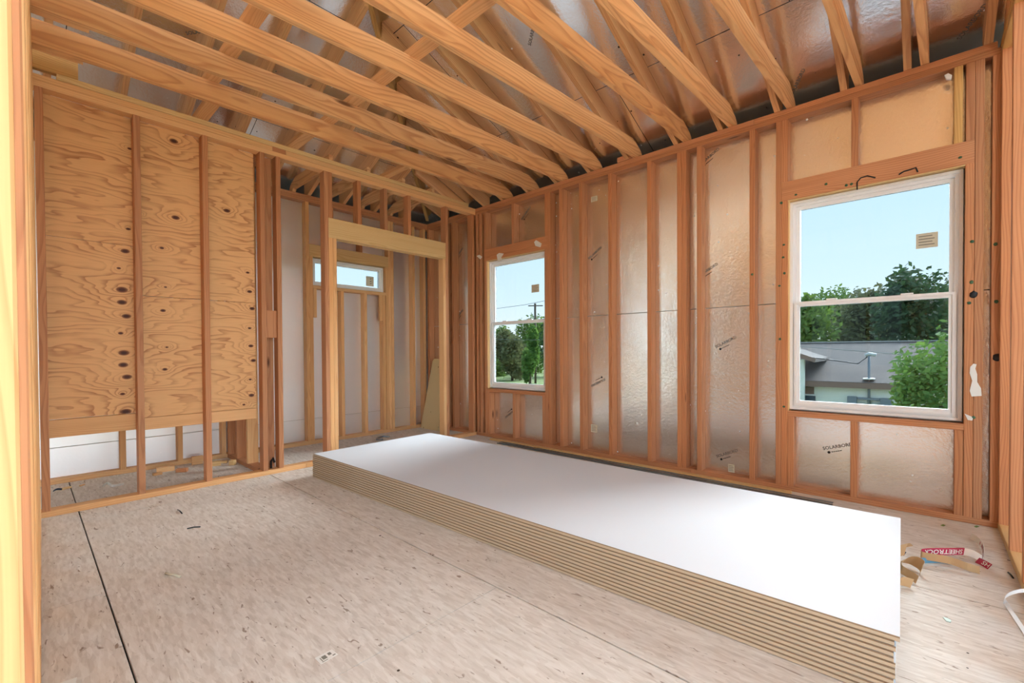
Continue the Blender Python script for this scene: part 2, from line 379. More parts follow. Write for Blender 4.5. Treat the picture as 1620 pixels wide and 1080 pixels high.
for xl, mt in ((.147, FIR), (.60, FIR), (3.284, FIR), (3.69, FIR), (4.178, TREAT), (4.228, FIR), (1.078, FIR)):
    rstud(xl, WH+.135, H-PL, mat=mt, name='cripple_stud')
for xl in (.187, .60, 1.035, 3.323, 3.69, 4.188): rstud(xl, T, WS-T, name='cripple_stud')
# foil sheathing in separate sheets, joints left open
def rsheet(x0, x1, z0, z1): return beam(wr, 'sheathing_panel', FOIL, (x0+.002, x1-.002, D+.001, D+.013, z0+.0025, z1-.0025), 'x', c=.001)
SZ = 1.375
for a, b in ((XB-D, W1[0]-.01), (W1[1]+.01, 2.55), (2.55, W2[0]-.01), (W2[1]+.01, 6.4)):
    rsheet(a, b, -.05, SZ); rsheet(a, b, SZ, H)
for x0, x1 in (W1, W2):
    rsheet(x0-.01, x1+.01, -.05, WS-.01); rsheet(x0-.01, x1+.01, WH+.01, H)
SIDING = plain('outer_siding', (196, 192, 184), .7)
for b in ((XB-D, W1[0]-.01, D+.014, D+.03, -.3, H), (W1[1]+.01, W2[0]-.01, D+.014, D+.03, -.3, H), (W2[1]+.01, 6.4, D+.014, D+.03, -.3, H),
          (W1[0]-.01, W1[1]+.01, D+.014, D+.03, -.3, WS-.012), (W2[0]-.01, W2[1]+.01, D+.014, D+.03, -.3, WS-.012),
          (W1[0]-.01, W1[1]+.01, D+.014, D+.03, WH+.012, H), (W2[0]-.01, W2[1]+.01, D+.014, D+.03, WH+.012, H)):
    beam(wr, 'siding', SIDING, b, 'x', c=.001)

# ------------------------------------------------------------------ outer back wall of the alcove, with the transom
wb = root('wall_back', kind='structure')
TW = (-1.565, -.645); TH, TS = 2.10, 1.78
def bstud(yl, z0=T, z1=H-PL, name='stud', mat=FIRP): return beam(wb, name, mat, (XB-D, XB, yl, yl+T, z0, z1), 'z')
beam(wb, 'bottom_plate', FIRP, (XB-D, XB, -5.2, 0, 0, T), 'y')
beam(wb, 'top_plate', FIR, (XB-D, XB, -5.2, 0, H-PL, H-T-.001), 'y'); beam(wb, 'top_plate', FIR, (XB-D, XB, -5.2, 0, H-T, H), 'y')
for yl in (-4.6, -4.03, -3.22, -2.82, -2.47, -2.06, -1.641, -.607, -.065, -.24): 
    if yl not in (-4.03, -2.06): bstud(yl)
for yl in (TW[0]-T, TW[1]): bstud(yl, z1=TH, name='jack_stud')
bstud(TW[1]+T+.04)
beam(wb, 'header', PALE, (XB-T, XB, TW[0]-T, TW[1]+T, TH, TH+.135), 'y'); beam(wb, 'header', PALE, (XB-D, XB-.051, TW[0]-T, TW[1]+T, TH, TH+.135), 'y')
beam(wb, 'window_sill_plate', FIRP, (XB-D, XB, TW[0], TW[1], TS-T, TS), 'y')
for yl in (-1.242, -.945, -.69): bstud(yl, z1=TS-T, name='cripple_stud')
for yl in (-1.36, -1.0): bstud(yl, TH+.135, H-PL, 'cripple_stud', FIR)
beam(wb, 'backing_block', FIRP, (XB-T, XB-.001, -1.563, -1.525, 1.42, 1.742), 'z'); beam(wb, 'backing_block', FIRP, (XB-T, XB-.001, -.73, -.692, 1.42, 1.742), 'z')
def bsheet(y0, y1, z0, z1): return beam(wb, 'sheathing_panel', BFOIL, (XB-D-.013, XB-D-.001, y0+.002, y1-.002, z0+.0025, z1-.0025), 'y', c=.001)
for a, b in ((-5.2, -3.20), (-3.20, TW[0]-.01), (TW[1]+.01, .1)):
    bsheet(a, b, -.1, .275); bsheet(a, b, .275, H)
bsheet(TW[0]-.01, TW[1]+.01, -.1, .275); bsheet(TW[0]-.01, TW[1]+.01, .275, TS-.01); bsheet(TW[0]-.01, TW[1]+.01, TH+.01, H)
for b in ((-5.2, TW[0]-.01, -.3, H), (TW[1]+.01, .12, -.3, H), (TW[0]-.01, TW[1]+.01, -.3, TS-.012), (TW[0]-.01, TW[1]+.01, TH+.012, H)):
    beam(wb, 'siding', SIDING, (XB-D-.03, XB-D-.014, *b), 'y', c=.001)

# ------------------------------------------------------------------ partition between room and alcove
wp = root('wall_partition', kind='structure')
def pstud(yl, z0=T, z1=H-PL, name='stud', mat=FIR): return beam(wp, name, mat, (-D, 0, yl, yl+T, z0, z1), 'z')
beam(wp, 'bottom_plate', FIRP, (-D, 0, -3.705, -2.07, 0, T), 'y'); beam(wp, 'bottom_plate', FIRP, (-D, 0, -2.067, -1.766, 0, T), 'y'); beam(wp, 'bottom_plate', FIRP, (-D, 0, -.505, -.003, 0, T), 'y')
beam(wp, 'top_plate', FIRP, (-D, 0, -3.78, -.003, H-PL, H-T-.001), 'y')
beam(wp, 'top_plate', FIRP, (-D, 0, -3.78, -2.32, H-T, H), 'y'); beam(wp, 'top_plate', FIRP, (-D, 0, -2.21, -.003, H-T, H), 'y')
beam(wp, 'nailing_block', FIR, (-D, -.004, -2.317, -2.213, H-T, H), 'y')
beam(wp, 'drywall_backing', PALE, (-.115, .004, -3.6, -.115, H+.001, H+T), 'y')
pstud(-3.70); pstud(-3.228); pstud(-2.824); pstud(-2.421); pstud(-2.296); pstud(-1.88); pstud(-.467); pstud(-.055)
for yl in (-1.842, -1.804, -.505): pstud(yl, z1=2.09, name='jack_stud', mat=FIRP)
beam(wp, 'header', PALE, (-T, 0, -1.842, -.467, 2.09, 2.274), 'y'); beam(wp, 'header', PALE, (-D, -.051, -1.842, -.467, 2.09, 2.274), 'y')
for yl in (-1.842, -1.552, -1.258, -.973): pstud(yl, 2.274, H-PL, 'cripple_stud')
# plywood on the far side of the studs, a rail along its lower edge
kn = []
for (px, py) in ((279,340),(279,118),(278,130)): pass
KP = [(275,223,1.1),(278,344,1.05),(359,333,1.0),(198,397,1.0),(188,424,.5),(193,458,1.3),(193,478,1.1),(200,500,1.05),(191,527,.6),(196,558,1.2),(195,577,1.1),(201,596,1.1),(194,623,.6),(199,651,1.3),
      (256,392,.6),(258,491,.7),(261,584,.65),(262,454,.4),(264,549,.4),(392,431,.6),(395,461,.8),(399,488,.85),(395,519,.55),(397,547,.8),(401,570,.85),(396,600,.5),(398,625,.9),(386,640,.5),(203,362,.6),(205,235,.5),(220,338,.4)]
pb = root('plywood_backing_origin') if False else None
PC = Vector((-D-.006, -3.07, 1.6))
for px, py, s_ in KP:
    q = on('x', -D, px, py); kn.append((q.y-PC.y, q.z-PC.z, .017*s_))
PLY = plywood(kn)
def plysheet(y0, y1, z0, z1):
    # object X = world Y so that the veneer runs along the wall
    vs = [(y-PC.y, x, z-PC.z) for x in (-.006, .006) for y, z in ((y0, z0), (y1, z0), (y1, z1), (y0, z1))]
    fs = [(0, 1, 2, 3), (7, 6, 5, 4), (0, 4, 5, 1), (1, 5, 6, 2), (2, 6, 7, 3), (3, 7, 4, 0)]
    me = bpy.data.meshes.new('ply'); me.from_pydata(vs, [], fs)
    bm = bmesh.new(); bm.from_mesh(me); bmesh.ops.recalc_face_normals(bm, faces=bm.faces[:]); bm.to_mesh(me); bm.free()
    mw = Matrix.Translation((-D-.008, PC.y, PC.z)) @ Matrix.Rotation(math.pi/2, 4, 'Z')
    return link('plywood_panel', me, PLY, wp, mw)
plysheet(-3.70, -3.214, .605, 1.790); plysheet(-3.70, -3.214, 1.793, H-PL)
plysheet(-3.211, -2.44, .565, 1.443); plysheet(-3.211, -2.44, 1.447, H-PL)
beam(wp, 'lower_rail', FIRP, (-D-.04, -D-.002, -3.70, -3.19, .485, .600), 'y'); beam(wp, 'lower_rail', FIRP, (-D-.04, -D-.002, -3.187, -2.44, .475, .562), 'y')
beam(wp, 'blocking', FIR, (-D+.02, -.018, -2.382, -2.297, 1.155, 1.385), 'z')

# ------------------------------------------------------------------ short stub wall in the alcove
wc = root('wall_closet', kind='structure')
beam(wc, 'bottom_plate', FIR, (XB+.001, -D-.045, -2.425, -2.336, 0, T), 'x')
beam(wc, 'top_plate', FIR, (XB+.001, -D-.045, -2.425, -2.336, H-PL, H-T-.001), 'x')
for xl, mt in ((XB+.01, FIR), (-.72, FIR), (-.42, FIRP)): beam(wc, 'stud', mt, (xl, xl+T, -2.425, -2.336, T, H-PL), 'z')
beam(wc, 'stud', FIR, (-D-.045, -D-.006, -2.378, -2.300, T, H-PL), 'z')

# ------------------------------------------------------------------ left wall, seen end-on from its opening; side wall on the right edge
wl = root('wall_left', kind='structure')
YL = lambda x_: -3.7042-.0163*x_
for x_, mt in ((3.50, FIRP), (3.07, FIR), (2.66, FIRP), (2.25, FIRP), (1.85, FIRP), (1.44, FIRP), (1.03, FIRP), (.62, FIRP), (.22, FIRP)):
    beam(wl, 'stud', mt, (x_-T, x_, YL(x_)-D, YL(x_), T, H-PL), 'z')
beam2(wl, 'bottom_plate', FIRP, (.02, YL(.02)-D/2, T/2), (3.50, YL(3.5)-D/2, T/2), D, T)
beam2(wl, 'top_plate', FIRP, (.02, YL(.02)-D/2, H-PL+T/2), (3.52, YL(3.5)-D/2, H-PL+T/2), D, T-.001)
beam2(wl, 'top_plate', FIRP, (-.1, YL(-.1)-D/2, H-T/2), (3.52, YL(3.5)-D/2, H-T/2), D, T)
# far outer wall of the house, beyond the left wall: bare sheathing with two open window holes
wf = root('wall_far', kind='structure'); YF = -6.0
for b in ((-1.08, -.95, 0, H), (-.95, .35, 0, .2), (-.95, .35, 2.2, H), (.35, 2.5, 0, H), (2.5, 3.75, 0, .75), (2.5, 3.75, 2.1, H), (3.75, 6.6, 0, H)):
    beam(wf, 'sheathing_panel', RAFT, (b[0]+.001, b[1]-.001, YF-.012, YF, b[2]+.001, b[3]-.001), 'x', c=.001)
for b in ((-.95, .35, .2, 2.2), (2.5, 3.75, .75, 2.1)): beam(wf, 'window_pane', GLASS, (b[0], b[1], YF-.008, YF-.004, b[2], b[3]), 'x', c=.0005)
for k_ in range(17):
    xx = -1.05+.406*k_
    if not (-.95 < xx+T and xx < .35) and not (2.5 < xx+T and xx < 3.75): beam(wf, 'stud', FIR, (xx, xx+T, YF+.001, YF+D, 0, H), 'z')
we = root('wall_light_block', kind='structure')  # unseen wall, added to cut the fill light from the open side
for b in ((-6.0, -5.6, 0, H), (-5.6, -2.3, 2.25, H), (-2.3, .09, 0, H)):
    beam(we, 'sheathing_panel', RAFT, (6.6, 6.612, b[0]+.001, b[1]-.001, b[2]+.001, b[3]-.001), 'y', c=.001)
ws = root('wall_side', kind='structure'); XS = 4.368
beam(ws, 'bottom_plate', PALE, (XS, XS+D, -2.2, -.002, 0, T), 'y')
beam(ws, 'top_plate', TREAT, (XS, XS+D, -2.2, -.002, H-PL, H-T-.001), 'y'); beam(ws, 'top_plate', TREAT, (XS, XS+D, -2.2, D, H-T, H), 'y')
for yl, mt in ((-.042, FIR), (-.49, FIR), (-.92, FIR), (-1.33, FIR), (-1.74, FIR), (-2.15, FIR)): beam(ws, 'stud', mt, (XS+.0, XS+D, yl, yl+T, T, H-PL), 'z')

# ------------------------------------------------------------------ ceiling joists (skewed a little, as measured), laps and flat blocking
ce = root('ceiling', kind='structure'); JD = .14
JX = [.536, .922, 1.311, 1.715, 2.130, 2.580, 2.938, 3.335, 3.730, 4.052, 4.40]
def jx(i, y): return JX[i] + .045*y*max(0, 1-i*.03)
for i, xj in enumerate(JX):
    a = Vector((jx(i, -4.6), -4.6, H)); b = Vector((xj, .083, H)); X = (b-a).normalized(); L = (b-a).length
    poly = [(0, .001), (L, .001), (L, .045), (L-.035, .082), (L-.16, JD), (0, JD)]
    prism(ce, 'joist', PINE, poly, T, X, (0, 0, 1), a)
    a2 = Vector((jx(i, -5.2)-T-.002, -5.2, H)); b2 = Vector((jx(i, -3.5)-T-.002, -3.5, H))
    prism(ce, 'lap_joist', FIRP, [(0, .001), ((b2-a2).length, .001), ((b2-a2).length, JD), (0, JD)], T, b2-a2, (0, 0, 1), a2)
prism(ce, 'lap_joist', TREAT, [(0, .040), (1.7, .040), (1.7, JD+.04), (0, JD+.04)], T, (0, 1, 0), (0, 0, 1), (-.03, -5.2, H))
# flat 2x4 runs laid across the tops of the joists, short flats beside the partition
beam(ce, 'joist_tie', FIRP, (.36, 4.30, -2.857-D/2, -2.857+D/2, H+JD+.001, H+JD+T), 'x')
beam(ce, 'joist_tie', FIRP, (.30, 4.30, -2.047-D/2, -2.047+D/2, H+JD+.001, H+JD+T), 'x')
for px, py, w_ in ((328, 176, D), (475, 225, D), (627, 273, .07)):
    y = on('z', H+T, px, py).y
    beam(ce, 'blocking', FIRP, (-.1, .50+.045*y-T/2-.002, y-w_/2, y+w_/2, H+T+.001, H+2*T), 'x')
beam(ce, 'blocking', FIR, (1.95, 2.105, -.012, .026, H+.001, H+.045), 'x')
# short joists over the alcove
for y in (-1.756, -1.36, -.945, -.549):
    L = -.118-(XB-.083); poly = [(0, .001), (.07, .001), (.09, .03), (L, .03), (L, JD), (.16, JD), (.035, .085), (0, .045)]
    prism(ce, 'joist', PINE, poly, T, (1, 0, 0), (0, 0, 1), (XB-.083, y, H))

# ------------------------------------------------------------------ roof: rafters, hip and foil-faced deck
rf = root('roof', kind='structure'); RDP = .15; RID = 4.05
def rafter_poly(L, b0=.083):
    return [(-b0, .001), (0, .001), (L, PITCH*L), (L, PITCH*L+RDP), (-b0, RDP-PITCH*b0)]
RXs = [j-.082 for j in JX] + [.15, -.25, -.62]
for xr in RXs:
    L = min(xr-XB-.03, RID)
    prism(rf, 'rafter', RAFT, rafter_poly(L), T, (0, -1, 0), (0, 0, 1), (xr, 0, H), tilt=math.atan(PITCH))
for xr in (4.8, 5.2, 5.6): prism(rf, 'rafter', RAFT, rafter_poly(RID), T, (0, -1, 0), (0, 0, 1), (xr, 0, H), tilt=math.atan(PITCH))
for k_ in range(11):
    y = -.38-.406*k_; L = min(-y-.03, RID)
    prism(rf, 'rafter', RAFT, rafter_poly(L), T, (1, 0, 0), (0, 0, 1), (XB, y, H), tilt=math.atan(PITCH))
hp0 = Vector((XB, 0, H)); Lh = RID
hip = [(-.05, .06), (Lh*math.sqrt(2), PITCH*Lh-.02), (Lh*math.sqrt(2), PITCH*Lh+RDP), (-.05, RDP-.01)]
prism(rf, 'hip_rafter', TREAT, hip, T, (1, -1, 0), (0, 0, 1), hp0, tilt=math.atan(PITCH/1.414))
DZ = H+RDP+.002
def clip(poly, n, c):            # keep n.p <= c
    out = []
    for i in range(len(poly)):
        p, q = Vector(poly[i]), Vector(poly[(i+1) % len(poly)]); a, b = n.dot(p)-c, n.dot(q)-c
        if a <= 0: out.append(p)
        if (a < 0) != (b < 0) and a != b: out.append(p+(q-p)*(a/(a-b)))
    return out
def deck(name, poly2, zf, th, mat):
    if len(poly2) < 3: return
    c = sum((Vector((p.x, p.y, zf(p))) for p in poly2), Vector())/len(poly2); n = len(poly2)
    vs = [Vector((p.x, p.y, zf(p)))-c for p in poly2] + [Vector((p.x, p.y, zf(p)+th))-c for p in poly2]
    fs = [tuple(range(n)), tuple(reversed(range(n, 2*n)))] + [((i+1) % n, i, n+i, n+(i+1) % n) for i in range(n)]
    return mesh_obj(name, vs, fs, mat, rf, loc=c)
zR = lambda p: DZ-PITCH*p.y
zB = lambda p: DZ+PITCH*(p.x-XB)
hipn = Vector((-1, -1)).normalized()     # window-wall side keeps  -x - y <= -XB
g = .0025
rows = [(.60, -.56), (-.56, -1.685), (-1.685, -2.81), (-2.81, -RID)]
for k_, (ya, yb) in enumerate(rows):
    xs = [-1.6, 1.0, 3.44, 5.88, 7.0] if k_ % 2 else [-1.6, -.22, 2.22, 4.66, 7.0]
    for a, b in zip(xs[:-1], xs[1:]):
        pl = [Vector((a+g, ya-g)), Vector((b-g, ya-g)), Vector((b-g, yb+g)), Vector((a+g, yb+g))]
        pl = clip(pl, Vector((-1, -1)), -XB); deck('roof_panel', pl, zR, .011, RFOIL)
brow = [(-1.58, -.42), (-.42, .705), (.705, 1.83), (1.83, XB+RID)]
for k_, (xa, xb) in enumerate(brow):
    yy = [.6, -1.1, -3.54, -5.98, -8.0] if k_ % 2 else [.6, -2.3, -4.74, -8.0]
    for a, b in zip(yy[:-1], yy[1:]):
        pl = [Vector((xa+g, a-g)), Vector((xb-g, a-g)), Vector((xb-g, b+g)), Vector((xa+g, b+g))]
        pl = clip(pl, Vector((1, 1)), XB); pl = clip(pl, Vector((1, -1)), XB+2*RID); deck('roof_panel', pl, zB, .011, RFOIL)
# far slope beyond the ridge (closes the roof)
zF = lambda p: DZ+PITCH*(p.y+2*RID)
deck('roof_panel', clip([Vector((-1.6, -RID)), Vector((7, -RID)), Vector((7, -8.6)), Vector((-1.6, -8.6))], Vector((-1, 1)), -XB-2*RID), zF, .011, RAFT)
# unseen dark layer, added above the deck to block light through the panel gaps
lift = .02
deck('roof_light_block', clip([Vector((-1.6, .6)), Vector((7, .6)), Vector((7, -RID)), Vector((-1.6, -RID))], Vector((-1, -1)), -XB), lambda p: zR(p)+lift, .01, DARKUNDER)
deck('roof_light_block', clip(clip([Vector((-1.6, .6)), Vector((XB+RID, .6)), Vector((XB+RID, -8.6)), Vector((-1.6, -8.6))], Vector((1, 1)), XB), Vector((1, -1)), XB+2*RID), lambda p: zB(p)+lift, .01, DARKUNDER)
# eave soffits; unseen fascias added to stop light leaking in at the eaves
beam(rf, 'fascia', SIDING, (-1.62, 7, .602, .63, H-.27, H-.06), 'x', c=.001); beam(rf, 'fascia', SIDING, (-1.63, -1.602, -8, .602, H-.27, H-.06), 'y', c=.001)
beam(rf, 'soffit', SIDING, (-1.6, 7, D+.034, .6, H-.25, H-.23), 'x', c=.001); beam(rf, 'soffit', SIDING, (-1.6, XB-D-.034, -8, D+.03, H-.25, H-.23), 'y', c=.001)

# ------------------------------------------------------------------ windows
def sash_window(n, x0, x1, z0, z1, zm):
    wn = root('window_%d' % n, ((x0+x1)/2, .06, z0), kind='structure')
    c = .006; x0 += c; x1 -= c; z0 += .012; z1 -= .010
    ring(wn, 'frame', WHITE, x0, x1, z0, z1, .045, .115, .034, step=.018)
    ring(wn, 'upper_sash', WHITE, x0+.034, x1-.034, zm-.012, z1-.034, .078, .105, .024)
    up = ring(wn, 'lower_sash', WHITE, x0+.026, x1-.026, z0+.030, zm+.022, .050, .076, .034, step=.008)
    beam(wn, 'upper_pane', GLASS, (x0+.055, x1-.055, .090, .094, zm+.010, z1-.056), 'x', c=.0005)
    beam(wn, 'lower_pane', GLASS, (x0+.058, x1-.058, .062, .066, z0+.062, zm-.010), 'x', c=.0005)
    ring(wn, 'nailing_fin', WHITE, x0-.03, x1+.03, z0-.035, z1+.03, .1045, .108, .05)
    for t_ in (.28, .72):
        xx = x0+(x1-x0)*t_; beam(wn, 'sash_lock', WHITE, (xx-.03, xx+.03, .046, .07, zm+.022, zm+.032), 'x')
    return wn
w1 = sash_window(1, *W1, WS, WH, 1.352); w2 = sash_window(2, *W2, WS, WH, 1.352)
w3 = root('window_3', (XB-.06, (TW[0]+TW[1])/2, TS), kind='structure')
ring(w3, 'frame', WHITE, TW[0]+.006, TW[1]-.006, TS+.008, TH-.008, XB-.05, XB-.115, .045, axis='x', step=-.015)
ring(w3, 'nailing_fin', WHITE, TW[0]-.02, TW[1]+.02, TS-.02, TH+.02, XB-.1125, XB-.109, .05, axis='x')
beam(w3, 'pane', GLASS, (XB-.094, XB-.090, TW[0]+.048, TW[1]-.048, TS+.05, TH-.05), 'y', c=.0005)
def sticker(parent, plane, val, px0, py0, px1, py1, flip=1, paper=STICK):
    a = on(plane, val, px0, py1); b = on(plane, val, px1, py0)
    if plane == 'y':
        s = beam(parent, 'sticker', paper, (a.x, b.x, val-.0012, val-.0004, a.z, b.z), 'x', c=.0001)
        wd, hh = b.x-a.x, b.z-a.z
        for k_ in range(4):
            z = a.z+hh*(.2+.19*k_); beam(s, 'printed_line', STICKD, (a.x+wd*.12, a.x+wd*(.85-.1*(k_ % 2)), val-.0018, val-.0013, z, z+hh*.06), 'x', c=.0001)
    else:
        s = beam(parent, 'sticker', paper, (val+.0004, val+.0012, a.y, b.y, a.z, b.z), 'y', c=.0001)
        wd, hh = b.y-a.y, b.z-a.z
        for k_ in range(3):
            z = a.z+hh*(.22+.24*k_); beam(s, 'printed_line', STICKD, (val+.0013, val+.0018, a.y+wd*.15, a.y+wd*.8, z, z+hh*.07), 'y', c=.0001)
    return s
sticker(w2, 'y', .089, 1449, 366, 1484, 394); sticker(w1, 'y', .089, 841, 449, 853, 463); sticker(w3, 'x', XB-.089, 662, 441, 672, 450) if False else None
sticker(w3, 'x', XB-.089, 579, 438, 591, 452)
for (px, py) in ((940, 314), (940, 677), (1157, 740)): sticker(wr, 'y', D, px-5, py-5, px+5, py+6, paper=STICK)
# liners: pale shim strip along the window openings
for x0, x1 in (W1, W2):
    beam(wr, 'window_shim', PALE, (x0+.0005, x0+.0055, .012, .085, WS, WH), 'z', c=.0005); beam(wr, 'window_shim', PALE, (x0, x1, .004, .08, WH-.006, WH-.0005), 'x', c=.0005)

# ------------------------------------------------------------------ prints on the foil
PT = text_mesh('SOLARBORD', .031, .0006)
def foil_print(px, py, ang, flip=False, s=1.0, plane='y'):
    p = on('y', D, px, py); rot = Matrix.Rotation(math.pi/2, 4, 'X') @ Matrix.Rotation(math.radians(ang+(180 if flip else 0)), 4, 'Z')
    o = link('foil_print', PT.copy(), INKL, wr, Matrix.Translation((p.x, D-.0004, p.z)) @ rot @ Matrix.Scale(s, 4))
    vs, fs = [], []
    def disc(cx, cy, r, n=10):
        b = len(vs); vs.extend([(cx+r*math.cos(2*math.pi*i/n), cy+r*math.sin(2*math.pi*i/n), 0) for i in range(n)]); fs.append(tuple(range(b, b+n)))
    me = bpy.data.meshes.new('logo')
    bm = bmesh.new(); bmesh.ops.create_circle(bm, cap_ends=True, radius=.009, segments=12, matrix=Matrix.Translation((-.062, -.031, 0)))
    for i in range(5): bmesh.ops.create_grid(bm, x_segments=1, y_segments=1, size=.003, matrix=Matrix.Translation((-.042+.013*i, -.031, 0)) @ Matrix.Diagonal((1.7, .8, 1, 1)))
    bm.to_mesh(me); bm.free()
    prop(link('foil_print', me, INK, wr, Matrix.Translation((p.x, D-.0004, p.z)) @ rot @ Matrix.Scale(s, 4)), kind='stuff')
for a in ((1148, 541, 27), (1150, 717, 25), (1325, 706, 18), (941, 400, 32), (1122, 248, 30), (1120, 427, 30), (946, 605, 25, True), (832, 337, 42), (806, 655, 35, True), (727, 400, 40), (727, 497, 40)): foil_print(*a)
RPT = text_mesh('SOLARBORD', .036, .0006)
def roof_print(px, py, side, ang):
    d = ray(px, py)
    if side == 'R': t = (DZ-CAM.z-PITCH*CAM.y)/(d.z+PITCH*d.y); nrm = Vector((0, -PITCH, -1)).normalized()
    else: t = (DZ-PITCH*XB+PITCH*CAM.x-CAM.z)/(d.z-PITCH*d.x); nrm = Vector((PITCH, 0, -1)).normalized()
    p = CAM+d*t+nrm*.0006; X = Vector((1, 0, 0)) if side == 'R' else Vector((0, 1, 0)); Y = nrm.cross(X)
    mw = Matrix((X, Y, nrm)).transposed().to_4x4() @ Matrix.Rotation(math.radians(ang), 4, 'Z'); mw.translation = p
    link('foil_print', RPT.copy(), INKL, rf, mw)
for a in ((842, 52, 'R', 40), (1262, 130, 'R', 60), (1538, 35, 'R', 60), (318, 50, 'B', 40), (505, 132, 'B', 50)): roof_print(*a)

# ------------------------------------------------------------------ sealant dabs, smears and scraps stuck on the window wall
def dab(px, py, r=.009, mat=GREEN, name='sealant_dab', y=0.0):
    p = on('y', y, px, py); bm = bmesh.new()
    bmesh.ops.create_icosphere(bm, subdivisions=2, radius=r, matrix=Matrix.Diagonal((1, .35, .8+.4*random.random(), 1)))
    for v in bm.verts: v.co *= .85+.3*random.random()
    me = bpy.data.meshes.new(name); bm.to_mesh(me); bm.free()
    for q in me.polygons: q.use_smooth = True
    return link(name, me, mat, wr, Matrix.Translation((p.x, p.y-.001, p.z)))
for q in ((1307,291),(1339,293),(1347,291),(1259,308),(1236,321),(1240,387),(1239,407),(1241,432),(1233,452),(1234,536),(1240,643),(1538,382),(1537,446),(1533,479),(1540,660),(1519,249),(1575,386),(1576,477),(1190,434)): dab(*q)
def smear(pts):
    tube('caulk_smear', [on('y', -.003, *q) for q in pts], .004, NAVY if False else BLACK, wr, taper=False)
smear([(1356,300),(1356,288),(1362,281),(1372,278),(1385,281)]); smear([(1422,276),(1430,271),(1440,268),(1449,265),(1452,272)])
dab(1540, 466, .018, BLACK, 'plastic_clip'); dab(1578, 565, .019, BLACK, 'plastic_clip')
def scrap(px_list, name, mat, y=-.002, th=.0012, parent=wr):
    P = [on('y', y, *q) for q in px_list]; c = sum(P, Vector())/len(P); n = len(P)
    vs = [p-c for p in P]+[p-c+Vector((0, -th, 0)) for p in P]
    fs = [tuple(range(n)), tuple(reversed(range(n, 2*n)))]+[((i+1) % n, i, n+i, n+(i+1) % n) for i in range(n)]
    return mesh_obj(name, vs, fs, mat, parent, loc=c)
scrap([(1535,580),(1540,575),(1545,576),(1543,583),(1546,592),(1546,604),(1552,614),(1553,626),(1537,627),(1534,618),(1538,602),(1534,590)], 'torn_paper', TAPEW)
scrap([(1526,654),(1540,660),(1538,665),(1531,664)], 'torn_paper', TAPEW)
scrap([(846,383),(849,380),(857,385),(855,391),(848,389)], 'paper_scrap', TAPEW, th=.012)
scrap([(755,405),(759,403),(763,406),(760,410)], 'paper_scrap', TAPEW, th=.01); scrap([(786,403),(790,400),(797,401),(793,407),(794,412),(788,414)], 'paper_scrap', TAPEW, th=.004)
scrap([(1494,121),(1500,118),(1506,121),(1505,127),(1497,127)], 'paper_scrap', WHITE, y=.02, th=.02)

# ================================================================== THINGS
# ------------------------------------------------------------------ stack of drywall sheets
A = on('z', .195, 495.5, 717.5); Dp = on('z', .195, 1410, 1004)
ang = math.atan2(Dp.y-A.y, Dp.x-A.x); SL, SW, NS = 3.655, 1.219, 12; TH_ = .195/NS
def sheet_mesh():
    a, b, t = SL/2, SW/2, TH_-.0004; c = .0045; r_ = .0030
    prof = [(-b, -t/2+r_), (-b+c, -t/2), (b-c, -t/2), (b, -t/2+r_), (b, t/2-r_), (b-c, t/2), (-b+c, t/2), (-b, t/2-r_)]
    vs = [(-a, y, z) for y, z in prof]+[(a, y, z) for y, z in prof]
    fs = [tuple(reversed(range(8))), tuple(range(8, 16))]+[(i, (i+1) % 8, 8+(i+1) % 8, 8+i) for i in range(8)]
    me = bpy.data.meshes.new('sheet'); me.from_pydata(vs, [], fs)
    for mt in (PAPER, BACK_GAP, EDGE, GYP): me.materials.append(mt)
    idx = [3, 3] + [1, 1, 1, 2, 1, 0, 1, 2]  # bevels get the dark back colour as painted shade between sheets
    for p, i in zip(me.polygons, idx): p.material_index = i
    bm = bmesh.new(); bm.from_mesh(me); bmesh.ops.recalc_face_normals(bm, faces=bm.faces[:]); bm.to_mesh(me); bm.free()
    return me
SM = sheet_mesh(); rot = Matrix.Rotation(ang, 4, 'Z')
ordn = ['topmost', 'second', 'third', 'fourth', 'fifth', 'sixth', 'seventh', 'eighth', 'ninth', 'tenth', 'eleventh']
ctr = Vector((A.x, A.y, 0))+rot.to_3x3() @ Vector((SL/2, SW/2, 0))
for i in range(NS):
    k_ = NS-1-i
    jit = Vector((random.uniform(-.003, .003), random.uniform(-.0008, .0008), 0)) if i else Vector((0, 0, 0))
    if i: jit.x -= .012
    o = link('drywall_sheet', SM, PAPER)
    o.location = ctr+rot.to_3x3() @ jit+Vector((0, 0, (k_+.5)*TH_)); o.rotation_euler = (0, 0, ang)
    lab = ('topmost white drywall sheet of the stack on the subfloor' if i == 0 else 'lowest drywall sheet of the stack, lying on the subfloor' if i == NS-1
           else '%s drywall sheet from the top of the stack, only its tan edge showing' % ordn[i])
    prop(o, lab, 'drywall sheet', 'stacked drywall sheets')
    if i in (1, 3, 4, 6, 8, 9):
        e1 = beam_mesh(.0006, SW*.985, TH_*.8, .0001); tp = link('end_tape', e1, BLUE if i % 2 else TAPEW, None)
        tp.parent = o; tp.location = (SL/2+.0004, 0, 0)
